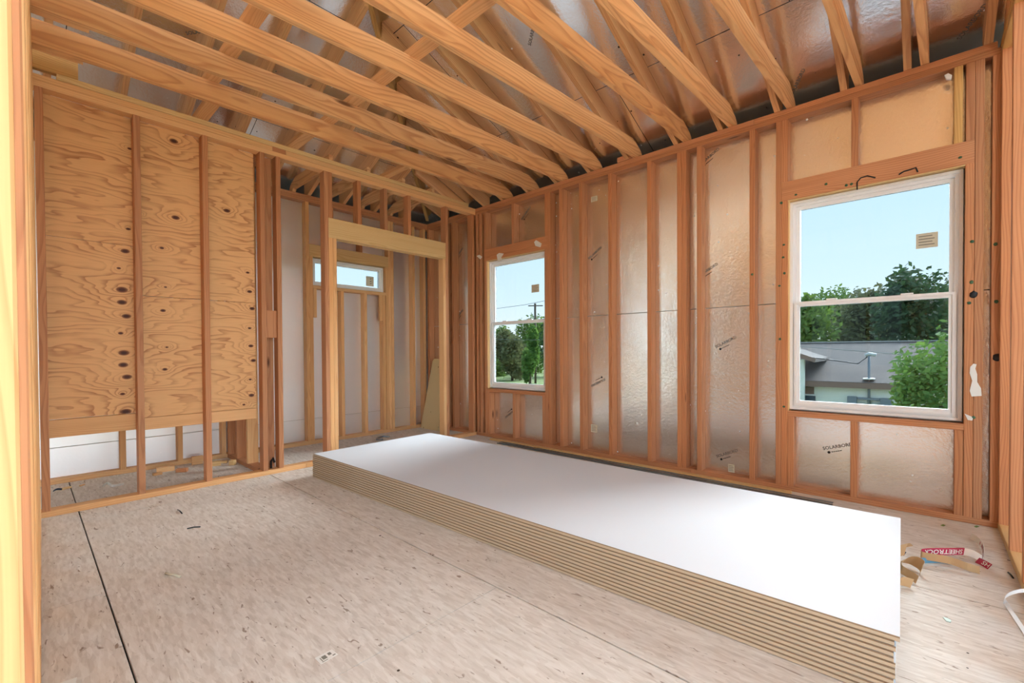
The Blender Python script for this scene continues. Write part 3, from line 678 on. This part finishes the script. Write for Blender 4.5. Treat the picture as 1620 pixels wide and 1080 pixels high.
# ------------------------------------------------------------------ long strips along the window wall
p0 = on('z', .02, 776, 693); p1 = on('z', .02, 1253, 776)
o = beam2(None, 'wood_strip', PALE, (p0.x, p0.y+.012, .0105), (p1.x, p1.y-.03, .0105), .05, .02)
prop(o, 'long thin pale wood strip lying on the floor along the window wall', 'wood strip')
p0 = on('z', .012, 790, 699); p1 = on('z', .012, 1317, 797)
fl = root('metal_flashing', ((p0.x+p1.x)/2, (p0.y+p1.y)/2, 0), label='long grey ribbed metal flashing strip lying between drywall stack and window wall', cat='flashing')
dxy = (p1-p0).normalized(); nrm = Vector((-dxy.y, dxy.x, 0)).normalized()
for k_, (off, zz, wd) in enumerate(((-.012, .006, .05), (.030, .013, .028))):
    beam2(fl, ('flat_leg', 'raised_leg')[k_], GREYM, p0+nrm*off+Vector((0, 0, zz-p0.z)), p1+nrm*off+Vector((0, 0, zz-p1.z)), wd, .0035)
beam2(fl, 'folded_edge', GREYM, p0+nrm*-.037+Vector((0, 0, .006-p0.z)), p1+nrm*-.037+Vector((0, 0, .006-p1.z)), .006, .011)

# ------------------------------------------------------------------ curled end tapes by the stack
def ribbon(name, pts, wid, up, outer, inner, label, cat='paper tape', group='torn end tapes on the floor', sub=6, bands=None):
    """pts: 3-D centre line; up: width direction per point; outer faces +(T x up)"""
    P = [Vector(p) for p in pts]; U = [Vector(u).normalized() for u in up]
    fine, fu = [], []
    for i in range(len(P)-1):
        a, b, c_, d = P[max(i-1, 0)], P[i], P[i+1], P[min(i+2, len(P)-1)]
        for s in range(sub):
            t = s/sub
            fine.append(.5*((2*b)+(c_-a)*t+(2*a-5*b+4*c_-d)*t*t+(3*b-a-3*c_+d)*t**3)); fu.append(U[i].lerp(U[i+1], t).normalized())
    fine.append(P[-1]); fu.append(U[-1])
    c0 = sum(fine, Vector())/len(fine); zmin = min((f-u*wid/2).z for f, u in zip(fine, fu)); zmin = min(zmin, min((f+u*wid/2).z for f, u in zip(fine, fu)))
    lift_ = Vector((0, 0, .001-min(zmin, 10)))if zmin < .001 else Vector((0, 0, 0))
    vs, fs, mi = [], [], []; n = len(fine)
    for f, u in zip(fine, fu):
        i = fine.index(f); tn = (fine[min(i+1, n-1)]-fine[max(i-1, 0)]).normalized(); nn = tn.cross(u).normalized()
        for sgn, o_ in ((-1, -.0006), (1, -.0006), (1, .0006), (-1, .0006)): vs.append(f+lift_-c0+u*sgn*wid/2+nn*o_)
    for i in range(n-1):
        for j in range(4):
            fs.append((i*4+j, i*4+(j+1) % 4, (i+1)*4+(j+1) % 4, (i+1)*4+j))
            b_ = 0
            if bands:
                for fr, mk in bands:
                    if i/(n-1) >= fr: b_ = mk
            mi.append(b_ if j == 0 else 1)
    fs += [(0, 3, 2, 1), ((n-1)*4, (n-1)*4+1, (n-1)*4+2, (n-1)*4+3)]; mi += [1, 1]
    me = bpy.data.meshes.new(name); me.from_pydata([tuple(v) for v in vs], [], fs)
    for mt in ([outer, inner]+[NAVY, TAPEW, BLUE, RED]): me.materials.append(mt)
    for p, k2 in zip(me.polygons, mi): p.material_index = k2; p.use_smooth = False
    o = bpy.data.objects.new(name, me); COL.objects.link(o); o.location = c0
    prop(o, label, cat, group)
    return o, [f+lift_ for f in fine], fu, c0
def FP(px, py, z=0.0): return on('z', z, px, py)
Zu = (0, 0, 1)
# red printed loop: far strand shows red print, near strand shows kraft side
far = [FP(1530, 868, .05), FP(1505, 873, .062), FP(1480, 874, .065), FP(1463, 873, .05)]
red, fine, fu, c0 = ribbon('end_tape', [FP(1553, 886, .012), FP(1540, 878, .03), FP(1525, 874, .048), FP(1505, 874, .055), FP(1480, 874, .055), FP(1460, 875, .044), FP(1457, 878, .038), FP(1462, 881, .034),
    FP(1480, 884, .034), FP(1505, 889, .03), FP(1530, 898, .022), FP(1550, 904, .012)], .034, [(.15, .35, 1)]*6+[(0, .1, 1)]*6, RED, KRAFT,
    'curled red printed end tape reading SHEETROCK, lying at the right wall', bands=[(.0, 3), (.17, 0), (.62, 3)])
def text_on(parent, s, size, path, us, i0, i1, mat, up=1.0, off=.0016, c0=None, flip=False):
    me = text_mesh(s, size, .0004); xs = [v.co.x for v in me.vertices]; a, b = min(xs), max(xs)
    for v in me.vertices:
        t = (v.co.x-a)/(b-a); t = 1-t if flip else t; fi = i0+(i1-i0)*t; k_ = int(max(0, min(len(path)-2, fi))); fr = fi-k_
        p = path[k_].lerp(path[k_+1], fr); u = us[k_].lerp(us[k_+1], fr); tn = (path[k_+1]-path[k_]).normalized(); nn = tn.cross(u).normalized()
        v.co = p+u*(v.co.y*up)+nn*off-c0
    me.materials.append(mat); o = bpy.data.objects.new('printed_lettering', me); COL.objects.link(o); o.parent = parent; o['kind'] = 'stuff'
    return o
for off_ in (.0016, -.0016): text_on(red, 'SHEETROCK', .030, fine, fu, 13, 29, TAPEW, up=-1, off=off_, c0=c0) if off_ < 0 else None
tp, fine, fu, c0 = ribbon('end_tape', [FP(1536, 848, .02), FP(1545, 853, .02), FP(1553, 862, .02), FP(1556, 872, .019), FP(1555, 884, .018)], .032, [(.2, .3, 1)]*5, TAPEW, TAPEW, 'short curved white end tape with red lettering by the right wall')
text_on(tp, 'I III IIZ', .022, fine, fu, 10, 23, RED, up=1, off=.0016, c0=c0); text_on(tp, 'I III IIZ', .022, fine, fu, 10, 23, RED, up=1, off=-.0016, c0=c0)
tp, fine, fu, c0 = ribbon('end_tape', [FP(1546, 888, .006), FP(1556, 893, .012), FP(1566, 899, .010)], .03, [(.5, .2, .8)]*3, RED, RED, 'short pink end tape scrap at the foot of the red printed tape')
text_on(tp, 'SH', .026, fine, fu, 5, 11, TAPEW, up=1, off=.0016, c0=c0); text_on(tp, 'SH', .026, fine, fu, 5, 11, TAPEW, up=1, off=-.0016, c0=c0)
ribbon('end_tape', [FP(1452, 887, .02), FP(1470, 886, .022), FP(1490, 886, .02), FP(1507, 889, .016)], .028, [(.1, .5, .7)]*4, BLUE, BLUE, 'flat blue and navy end tape behind the kraft loop', bands=[(0, 3), (.3, 4), (.65, 2)])
ribbon('end_tape', [FP(1420, 893, .03), FP(1430, 886, .034), FP(1442, 886, .034), FP(1452, 890, .034), FP(1459, 896, .03), FP(1457, 903, .024)], .05, [(.6, -.1, .6), (.6, 0, .6), (.5, .1, .7), (.4, .1, .8), (.3, 0, .9), (.2, 0, 1)], KRAFT, KRAFT, 'brown curled kraft end tape beside the corner of the drywall stack')
ribbon('end_tape', [FP(1424, 893, .03), FP(1425, 900, .025), FP(1434, 906, .02), FP(1444, 912, .02), FP(1451, 918, .016)], .036, [(.3, .1, 1)]*5, TAPEW, KRAFT, 'kraft end tape with white edge in front of the curled tape', bands=[(0, 3), (.5, 2), (.75, 3)])
ribbon('end_tape', [FP(1419, 925, .02), FP(1425, 920, .024), FP(1432, 921, .022), FP(1443, 924, .016)], .04, [(.3, .2, .9)]*4, BLUE, KRAFT, 'blue and kraft end tape scrap touching the stack end', bands=[(0, 4), (.5, 1)])
ribbon('end_tape', [FP(1421, 880, .05), FP(1424, 868, .07), FP(1429, 861, .085), FP(1435, 865, .08)], .05, [(.8, .2, .4)]*4, KRAFT, KRAFT, 'folded kraft end tape sticking up behind the stack corner')
ribbon('end_tape', [FP(1420, 877, .02), FP(1426, 874, .03), FP(1432, 876, .03)], .022, [(.4, .2, .9)]*3, NAVY, NAVY, 'dark navy end tape scrap under the folded kraft tape')
# white strap at the right edge
sp_ = [FP(1650, 938, .04), FP(1622, 934, .05), FP(1606, 936, .05), FP(1594, 941, .045), FP(1589, 948, .03), FP(1594, 958, .01), FP(1606, 976, .006), FP(1622, 1000, .006), FP(1640, 1030, .006)]
ribbon('plastic_strap', sp_, .016, [(.2, .3, .9)]*5+[(.8, -.4, .3)]*4, WHITE, WHITE, 'white plastic packing strap looped on the floor at the right edge', 'strap', None)

# ------------------------------------------------------------------ board leaning in the alcove corner
fb = [FP(666, 676), FP(700, 681)]
yb0 = -.13
vs = []; 
poly = [(-.945, 0.0, -.135), (-.56, 0.0, -.135), (-.56, .93, -.012), (-.80, .93, -.012), (-.83, .90, -.016)]
c = Vector((-.75, -.08, 0)); th = .02
vs = [Vector((x_, y_, z_))-c for x_, z_, y_ in poly]+[Vector((x_, y_-th, z_))-c for x_, z_, y_ in poly]; n = len(poly)
o = mesh_obj('foam_board', vs, [tuple(range(n)), tuple(reversed(range(n, 2*n)))]+[((i+1) % n, i, n+i, n+(i+1) % n) for i in range(n)], FOAM, loc=c)
prop(o, 'beige foam board offcut leaning in the corner of the alcove', 'foam board')
k = N('pitted_foam'); tcn = k.n('TexCoord'); v = k.n('TexVoronoi'); v.inputs['Scale'].default_value = 16; k.l(tcn.outputs['Object'], v.inputs['Vector']); sc = k.n('SeparateColor'); k.l(v.outputs['Color'], sc.inputs[0])
hit = k.math('LESS_THAN', v.outputs['Distance'], k.math('MULTIPLY', k.math('POWER', sc.outputs[0], 3.0), .16))
k.set(Base_Color=k.mix(hit, srgb(216, 196, 150), srgb(110, 78, 44)), Roughness=.8); o.data.materials[0] = k.m

# ------------------------------------------------------------------ offcuts and litter in the alcove
def offcut(px, py, L, wd, th, rz, label, mat=FIRP, z=0.0, rx=0.0):
    p = FP(px, py, z); o = link('wood_offcut', beam_mesh(L, wd, th), mat, None)
    o.location = (p.x, p.y, z+th/2*math.cos(rx)+wd/2*abs(math.sin(rx))); o.rotation_euler = (rx, 0, math.radians(rz))
    prop(o, label, 'wood offcut', 'offcuts in the alcove'); return o
offcut(262, 745, .125, .06, .038, 82, 'longest pale wood offcut lying by the alcove bottom plate')
offcut(288, 746, .08, .05, .03, 60, 'short dark wedge of wood right of the longest offcut', FIR)
offcut(249, 751, .06, .035, .02, 100, 'small wood chip in front of the longest offcut', FIRP)
offcut(312, 734, .085, .038, .075, 85, 'square wood block standing against the alcove bottom plate', FIRP)
offcut(341, 736, .085, .06, .038, 75, 'pale wood block left of the stub wall', PALE)
offcut(354, 732, .06, .04, .02, 60, 'thin pale wood scrap between two blocks by the stub wall', PALE)
offcut(368, 735, .045, .04, .045, 40, 'small pale cube of wood in the corner of the stub wall', PALE)
offcut(104, 773, .06, .03, .012, 120, 'thin yellow wood sliver at the left end of the alcove', PALE)
offcut(130, 768, .035, .012, .008, 130, 'tiny wood splinter on the alcove floor')
ribbon('end_tape', [FP(163, 768, .018), FP(170, 764, .03), FP(177, 768, .02), FP(186, 767, .018), FP(196, 765, .02)], .03, [(.6, .1, .7)]*5, TAPEW, TAPEW, 'crumpled white and red paper tape on the alcove floor', bands=[(0, 5), (.3, 3)])
ribbon('paper_scrap', [FP(84, 777, .008), FP(90, 774, .02), FP(98, 774, .01)], .03, [(.7, .1, .5)]*3, NAVY, NAVY, 'dark crumpled scrap beside the alcove end stud', 'scrap', None)
# c-shaped bracket by the opening
pts = [FP(616, 690.5, .008), FP(606, 690.0, .008), FP(597, 692.5, .008), FP(596, 695, .008), FP(606, 694.8, .008)]
o = tube('metal_bracket', pts, .011, STEEL, None, 6); prop(o, 'small silver c-shaped bracket on the alcove floor behind the stack', 'bracket')
# litter on the room floor
def flat(name, corners, mat, label, cat, th=.0006):
    P = [FP(*q) for q in corners]; c = sum(P, Vector())/len(P); n = len(P)
    vs = [p-c+Vector((0, 0, .0004)) for p in P]+[p-c+Vector((0, 0, .0004+th)) for p in P]
    o = mesh_obj(name, vs, [tuple(reversed(range(n))), tuple(range(n, 2*n))]+[(i, (i+1) % n, n+(i+1) % n, n+i) for i in range(n)], mat, loc=c); prop(o, label, cat); return o, P
lb, P = flat('paper_label', [(498, 1041), (525, 1027), (535, 1035), (508, 1051)], TAPEW, 'small white printed label stuck to the subfloor near the camera', 'label')
def inset(u0, u1, v0, v1):
    q = lambda u, v: P[0].lerp(P[1], u).lerp(P[3].lerp(P[2], u), v)+Vector((0, 0, .0014))-lb.location
    return mesh_obj('printed_mark', [q(u0, v0), q(u1, v0), q(u1, v1), q(u0, v1)], [(0, 1, 2, 3)], STICKD, lb, loc=lb.location)
inset(.25, .5, .25, .7); inset(.62, .8, .2, .55); inset(.15, .2, .3, .8); inset(.75, .92, .72, .85); inset(.12, .45, .85, .92)
flat('paper_label', [(90, 1082), (122, 1071), (119, 1082)], TAPEW, 'corner of a white paper label at the bottom left of the floor', 'label')
o, _ = flat('plastic_chip', [(1491.5, 977), (1498, 978), (1505, 982), (1504, 984.5), (1497, 983)], GREEN if False else plain('pale_chip', (206, 226, 214), .5), 'small pale green chip on the floor right of the stack', 'chip', .003)
for i, (a_, b_, lab) in enumerate((((1595, 905), (1603, 914), 'short dark twig by the right wall plate'), ((281, 806), (288, 812), 'short dark splinter on the floor below the plywood bays'), ((296, 836), (317, 833), 'long dark sliver lying on the open subfloor'), ((262, 907), (285, 912), 'pale wood sliver lying on the left of the subfloor'))):
    o = tube('wood_sliver', [FP(*a_, .004), FP((a_[0]+b_[0])/2, (a_[1]+b_[1])/2-1, .006), FP(*b_, .004)], .0035 if i < 3 else .006, BLACK if i < 3 else STICK, None, 5); prop(o, lab, 'splinter')
for i, (px, py, lab) in enumerate(((1492, 831, 'small green leaf scrap left of the other on the floor by the window wall'), (1545, 833, 'small green leaf scrap nearest the side wall'))):
    o, _ = flat('leaf_scrap', [(px-4, py), (px, py-1.5), (px+4, py), (px, py+1.3)], plain('leaf_green%d' % i, (96, 132, 60), .6), lab, 'leaf', .002)
o = tube('black_cable_stub', [(-.062, -2.343, T+.002), (-.05, -2.345, .10), (-.03, -2.338, .13), (-.03, -2.325, .09)], .010, BLACK, None, 6)
prop(o, 'black cable stub poking up between two partition studs', 'cable')

# ================================================================== OUTSIDE
GZ = -3.2
GRASS = N('lawn'); n1 = GRASS.n('TexNoise'); n1.inputs['Scale'].default_value = .35; n1.inputs['Detail'].default_value = 6; gg = GRASS.n('NewGeometry'); GRASS.l(gg.outputs['Position'], n1.inputs['Vector'])
GRASS.set(Base_Color=GRASS.ramp(n1.outputs[0], [(.35, srgb(92, 108, 58)), (.55, srgb(120, 138, 74)), (.7, srgb(150, 142, 110))]), Roughness=.95)
me = bpy.data.meshes.new('ground'); me.from_pydata([(-220, -120, 0), (160, -120, 0), (160, 260, 0), (-220, 260, 0)], [], [(0, 1, 2, 3)])
o = link('ground', me, GRASS.m); o.location = (0, 0, GZ); prop(o, kind='structure')
BOUNCE = N('neutral_bounce'); n1 = BOUNCE.n('TexNoise'); n1.inputs['Scale'].default_value = .5; n1.inputs['Detail'].default_value = 6; gg = BOUNCE.n('NewGeometry'); BOUNCE.l(gg.outputs['Position'], n1.inputs['Vector'])  # unseen ground patch, added to take the green out of the bounce light
BOUNCE.set(Base_Color=BOUNCE.ramp(n1.outputs[0], [(.35, srgb(130, 122, 106)), (.65, srgb(160, 152, 134))]), Roughness=.95)
me = bpy.data.meshes.new('bounce_patch'); me.from_pydata([(-30, -60, 0), (45, -60, 0), (45, 12, 0), (-30, 12, 0)], [], [(0, 1, 2, 3)])
o = link('ground_bounce', me, BOUNCE.m); o.location = (0, 0, GZ+.02); prop(o, kind='structure')
def leafmat(name, a, b):
    k = N(name); oi = k.n('NewGeometry'); tcn = k.n('TexCoord'); nn = k.n('TexNoise'); nn.inputs['Scale'].default_value = .9; nn.inputs['Detail'].default_value = 5; k.l(tcn.outputs['Object'], nn.inputs['Vector'])
    k.set(Base_Color=k.mix(k.ramp(nn.outputs[0], [(.35, 0.0), (.65, 1.0)]), srgb(*a), srgb(*b)), Roughness=.6)
    k.b.inputs['Specular IOR Level'].default_value = .25
    tr = k.t.nodes.new('ShaderNodeBsdfTranslucent'); tr.inputs[0].default_value = (*srgb(*b), 1); mx = k.t.nodes.new('ShaderNodeMixShader'); mx.inputs[0].default_value = .3
    k.l(k.b.outputs[0], mx.inputs[1]); k.l(tr.outputs[0], mx.inputs[2]); k.l(mx.outputs[0], k.out.inputs[0]); return k.m
LEAF = [leafmat('leaf_mid', (62, 92, 44), (118, 146, 70)), leafmat('leaf_dark', (44, 70, 48), (74, 102, 66)), leafmat('leaf_bright', (66, 104, 50), (124, 158, 78)), leafmat('leaf_olive', (84, 92, 62), (124, 128, 86))]
BARK = plain('bark', (92, 80, 68), .9)
def tree(name, base, hgt, rx, ry, rz, n, leaf, mat, label, seed, cat='tree', group=None, trunk=True, blobs=11):
    rnd = random.Random(seed); r = root(name, base, label=label, cat=cat, group=group)
    B = []
    for i in range(blobs):
        a = rnd.uniform(0, 6.28); q = rnd.uniform(.1, .75)**.7; zz = rnd.uniform(-.8, .75)
        k_ = math.sqrt(max(.15, 1-zz*zz)); s = rnd.uniform(.34, .55)
        B.append((Vector((rx*q*k_*math.cos(a), ry*q*k_*math.sin(a), rz*zz)), s))
    vs, fs = [], []
    for i in range(n):
        c_, s = B[i % blobs]; d = Vector((rnd.gauss(0, 1), rnd.gauss(0, 1), rnd.gauss(0, 1))).normalized()*(rnd.uniform(.45, 1.08))
        p = c_+Vector((d.x*rx*s, d.y*ry*s, d.z*rz*s*1.05)); p.z += hgt-rz
        u = Vector((rnd.gauss(0, 1), rnd.gauss(0, 1), rnd.gauss(0, .7))).normalized(); v_ = u.orthogonal().normalized(); L_ = leaf*rnd.uniform(.6, 1.4)
        b = len(vs); vs += [p-u*L_*.5, p+v_*L_*.3, p+u*L_*.5, p-v_*L_*.3]; fs.append((b, b+1, b+2, b+3))
    me = bpy.data.meshes.new('foliage'); me.from_pydata([tuple(q) for q in vs], [], fs)
    o = link('foliage', me, mat); o.parent = r; o['kind'] = 'stuff'
    if trunk:
        t = tube('trunk', [(0, 0, 0), (.05*hgt*.2, 0, hgt*.3), (0, .02*hgt, hgt*.62)], hgt*.025, BARK, None, 7); t.parent = r; t.location = Vector(t.location)
    return r
def gpt(px, dist):          # point on the ground in the direction of a pixel column
    d = ray(px, 560); d.z = 0; d.normalize(); return Vector((CAM.x+d.x*dist, CAM.y+d.y*dist, GZ))
# neighbouring house seen through the big window
hs = root('house', (2.6, 19.2, GZ), label='low neighbouring house with grey shingle roof and pale siding', cat='house')
EY, EZ, RY, RZ = 19.2, -.20, 23.8, 1.34
SIDE2 = plain('pale_siding', (240, 243, 232), .8); FASC = plain('brown_fascia', (142, 116, 104), .7)
shk = N('shingles'); gg = shk.n('NewGeometry'); mp = shk.n('Mapping'); mp.inputs['Scale'].default_value = (3.0, 6.5, 1); shk.l(gg.outputs['Position'], mp.inputs['Vector'])
br = shk.n('TexBrick'); br.inputs['Scale'].default_value = 1; br.inputs['Color1'].default_value = (*srgb(134, 122, 112), 1); br.inputs['Color2'].default_value = (*srgb(118, 106, 98), 1); br.inputs['Mortar'].default_value = (*srgb(92, 86, 84), 1); br.inputs['Mortar Size'].default_value = .03
shk.l(mp.outputs[0], br.inputs['Vector']); nz = shk.n('TexNoise'); nz.inputs['Scale'].default_value = .6; nz.inputs['Detail'].default_value = 4; shk.l(gg.outputs['Position'], nz.inputs['Vector'])
shk.set(Base_Color=shk.mix(shk.ramp(nz.outputs[0], [(.4, 0.0), (.7, .5)]), br.outputs[0], srgb(94, 88, 86)), Roughness=.95)
X0, X1 = -9, 12
def hmesh(name, vs, fs, mt): 
    c = sum((Vector(v) for v in vs), Vector())/len(vs)
    return mesh_obj(name, [Vector(v)-c for v in vs], fs, mt, hs, loc=c)
def slab(name, a, b, c_, d, th, mt):
    q = [Vector(v) for v in (a, b, c_, d)]; nn = (q[1]-q[0]).cross(q[3]-q[0]).normalized()*th
    return hmesh(name, q+[v-nn for v in q], [(0, 1, 2, 3), (7, 6, 5, 4), (0, 4, 5, 1), (1, 5, 6, 2), (2, 6, 7, 3), (3, 7, 4, 0)], mt)
slab('roof_slope', (X0, EY-.35, EZ-.12), (X1, EY-.35, EZ-.12), (X1, RY, RZ), (X0, RY, RZ), .06, shk.m)
slab('roof_slope', (X0, RY, RZ), (X1, RY, RZ), (X1, 2*RY-EY+.35, EZ-.12), (X0, 2*RY-EY+.35, EZ-.12), .06, shk.m)
beam(hs, 'ridge_cap', plain('ridge_cap', (176, 176, 172), .8), (X0, X1, RY-.09, RY+.09, RZ+.0, RZ+.05), 'x')
beam(hs, 'fascia', FASC, (X0, X1, EY-.37, EY-.33, EZ-.36, EZ-.14), 'x'); beam(hs, 'soffit', FASC, (X0, X1, EY-.33, EY, EZ-.36, EZ-.33), 'x')
beam(hs, 'core_wall', SIDE2, (X0+.4, X1-.4, EY+.04, 2*RY-EY-.04, GZ, EZ-.3), 'x')
zz = EZ-.36
while zz > GZ+.1:
    vs = [(X0+.4, EY, zz), (X1-.4, EY, zz), (X1-.4, EY-.022, zz-.19), (X0+.4, EY-.022, zz-.19), (X0+.4, EY+.035, zz), (X1-.4, EY+.035, zz), (X1-.4, EY+.035, zz-.19), (X0+.4, EY+.035, zz-.19)]
    hmesh('siding_board', vs, [(0, 1, 2, 3), (4, 5, 6, 7), (0, 1, 5, 4), (3, 2, 6, 7), (0, 4, 7, 3), (1, 5, 6, 2)], SIDE2); zz -= .19
def HP(px, py): return on('y', EY-.03, px, py)
a, b = HP(1246, 610), HP(1288, 660)
hw = beam(hs, 'house_window', FASC, (a.x, b.x, EY-.06, EY-.02, -1.9, a.z), 'z'); xw = HP(1281, 612).x
beam(hw, 'window_pane', plain('dark_glass', (60, 84, 96), .15), (a.x+.1, xw, EY-.075, EY-.062, -1.8, a.z-.08), 'z'); beam(hw, 'sash_rail', WHITE, (a.x+.1, xw, EY-.085, EY-.072, HP(1275, 634).z, HP(1275, 631).z), 'x')
beam(hw, 'sash_rail', WHITE, (xw-.06, xw, EY-.085, EY-.072, -1.8, a.z-.08), 'z')
GB = plain('grey_box', (128, 138, 146), .6)
for (p_, q_) in (((1341, 626), (1356, 660)), ((1393, 629), (1411, 662))):
    a, b = HP(*p_), HP(*q_); bx = beam(hs, 'meter_box', GB, (a.x, b.x, EY-.2, EY-.03, b.z, a.z), 'z')
    c = HP((p_[0]+q_[0])/2, 637); beam(bx, 'box_label', WHITE, (c.x-.05, c.x+.05, EY-.21, EY-.201, c.z-.07, c.z+.07), 'z', c=.002)
a, b = HP(1357, 628), HP(1392, 633); beam(hs, 'meter_trough', GB, (a.x, b.x, EY-.2, EY-.03, b.z, a.z), 'x')
for (p_, q_) in (((1358, 637), (1369, 655)), ((1380, 637), (1391, 655))):
    a, b = HP(*p_), HP(*q_); beam(hs, 'meter_box', plain('pale_box', (196, 204, 196), .6), (a.x, b.x, EY-.16, EY-.03, b.z, a.z), 'z')
c = HP(1375, 620); mast_x = c.x
tube('service_mast', [(mast_x, EY-.10, -1.6), (mast_x, EY-.12, EZ-.1), (mast_x, EY-.10, EZ+.95)], .045, GB, hs, 8)
tube('mast_head', [(mast_x-.12, EY-.1, EZ+.95), (mast_x, EY-.1, EZ+1.02), (mast_x+.22, EY-.1, EZ+.97)], .07, plain('mast_head', (196, 200, 200), .5), hs, 8)
beam(hs, 'mast_flashing', TAPEW, (mast_x-.18, mast_x+.18, EY-.3, EY+.1, EZ+.0, EZ+.05), 'x')
tube('service_drop', [(mast_x-.05, EY-.15, EZ+.9), (mast_x-.35, EY-.15, EZ+.62), (mast_x-2.2, EY-1.0, EZ+.95), (mast_x-4.2, EY-3.0, EZ+1.2)], .02, BLACK, hs, 5)
tube('power_line', [on('y', 14.0, 1255, 547), on('y', 14.0, 1385, 557), on('y', 14.0, 1515, 569)], .011, plain('grey_wire', (150, 154, 154), .6), hs, 5)
# little gable at the left of the roof
g0 = on('y', EY-.9, 1262, 560); g1 = on('y', EY-.9, 1290, 568)
gb = hs
z_ = g1.z
def gmesh(name, vs, fs, mt):
    c = sum((Vector(v) for v in vs), Vector())/len(vs); return mesh_obj(name, [Vector(v)-c for v in vs], fs, mt, gb, loc=c)
xe, xa_ = g1.x, g1.x-1.9
q = [(xe, EY-1.0, z_+.02), (xa_, EY-1.0, z_+.75), (xa_, EY+2.5, z_+.75), (xe, EY+2.5, z_+.02)]
gmesh('gable_roof', [Vector(v) for v in q]+[Vector(v)+Vector((0, 0, -.14)) for v in q], [(0, 1, 2, 3), (7, 6, 5, 4), (0, 4, 5, 1), (1, 5, 6, 2), (2, 6, 7, 3), (3, 7, 4, 0)], shk.m)
beam2(gb, 'rake_board', FASC, (xe+.02, EY-1.03, z_-.05), (xa_, EY-1.03, z_+.68), .05, .17); beam(gb, 'gable_wall', SIDE2, (xa_-.5, xe-.42, EY-.75, EY-.55, GZ, z_-.02), 'z')
# trees behind the house, shrub in front of it
for i, (px, dist, hgt, rx, rz, mt, lab) in enumerate((
    (1264, 35, 7.4, 2.2, 3.2, 0, 'light green tree behind the left end of the shingle roof'),
    (1318, 51, 9.0, 3.2, 4.0, 0, 'mid green tree behind the shingle roof, second from the left'),
    (1366, 42, 8.2, 2.0, 3.5, 3, 'olive tree behind the middle of the shingle roof'),
    (1412, 60, 10.8, 3.2, 5.0, 1, 'dark green tree behind the middle right of the shingle roof'),
    (1457, 36, 8.6, 2.0, 3.9, 1, 'tall dark tree behind the right of the shingle roof'),
    (1512, 48, 11.2, 2.7, 5.2, 1, 'tallest dark tree at the right edge of the big window'))):
    tree('broadleaf_tree', gpt(px, dist), hgt, rx, rx, rz, 5200, .36, LEAF[mt], lab, 20+i, group='trees behind the house')
sh = gpt(1490, 15.8); tree('leafy_shrub', sh, 4.45, 1.35, 1.2, 2.1, 5200, .16, LEAF[2], 'bright green leafy shrub in front of the pale siding', 44, 'shrub', None, True, 14)
# through the smaller window
for i, (px, dist, hgt, rx, rz, mt, lab) in enumerate((
    (778, 74, 8.4, 3.2, 3.9, 0, 'leafy tree at the left of the smaller window view'),
    (810, 64, 7.8, 3.0, 3.5, 3, 'wide olive tree in the middle of the smaller window view'),
    (838, 53, 6.6, 1.0, 2.8, 2, 'narrow bright green tree beside the utility pole'),
    (836, 84, 10.0, 4.2, 4.8, 0, 'tall green tree behind the utility pole'),
    (876, 74, 10.4, 3.4, 4.8, 1, 'dark tree at the right of the smaller window view'))):
    tree('broadleaf_tree', gpt(px, dist), hgt, rx, rx, rz, 5200, .50, LEAF[mt], lab, 60+i, group='trees beyond the smaller window')
pb_ = gpt(847, 58); up_ = root('utility_pole', pb_, label='wooden utility pole with crossarm beyond the smaller window', cat='utility pole')
tube('pole', [pb_, pb_+Vector((0, 0, 10.3))], .14, BARK, up_, 8)
pd = Vector((.75, .66, 0)); beam2(up_, 'crossarm', BARK, pb_+Vector((0, 0, 10.0))-pd*.9, pb_+Vector((0, 0, 10.0))+pd*1.0, .12, .12); tube('insulator', [pb_+Vector((0, 0, 9.2))+pd*1.4, pb_+Vector((0, 0, 9.8))+pd*1.4], .1, GB, up_, 6)
wl_ = [on('y', 30, 770, 490), on('y', 30, 800, 486), on('y', 30, 830, 482), on('y', 30, 870, 474)]
tube('power_line', wl_, .02, plain('dark_wire', (96, 104, 108), .6), up_, 5)
wl_ = [on('y', 26, 770, 536), on('y', 26, 815, 537), on('y', 26, 870, 538)]
tube('power_line', wl_, .02, bpy.data.materials['dark_wire'], up_, 5)
PATH = plain('gravel', (168, 160, 150), .95)
p_ = gpt(815, 64); o = mesh_obj('driveway', [(-14, -9, .02), (9, -9, .02), (9, -5, .02), (-14, -5, .02)], [(0, 1, 2, 3)], PATH, loc=p_); prop(o, kind='structure')
# transom view: a treetop
tree('broadleaf_tree', gpt(556, 46), 9.6, 2.4, 2.4, 1.6, 700, .45, LEAF[3], 'sparse treetop in the transom window', 91, group=None, blobs=7)
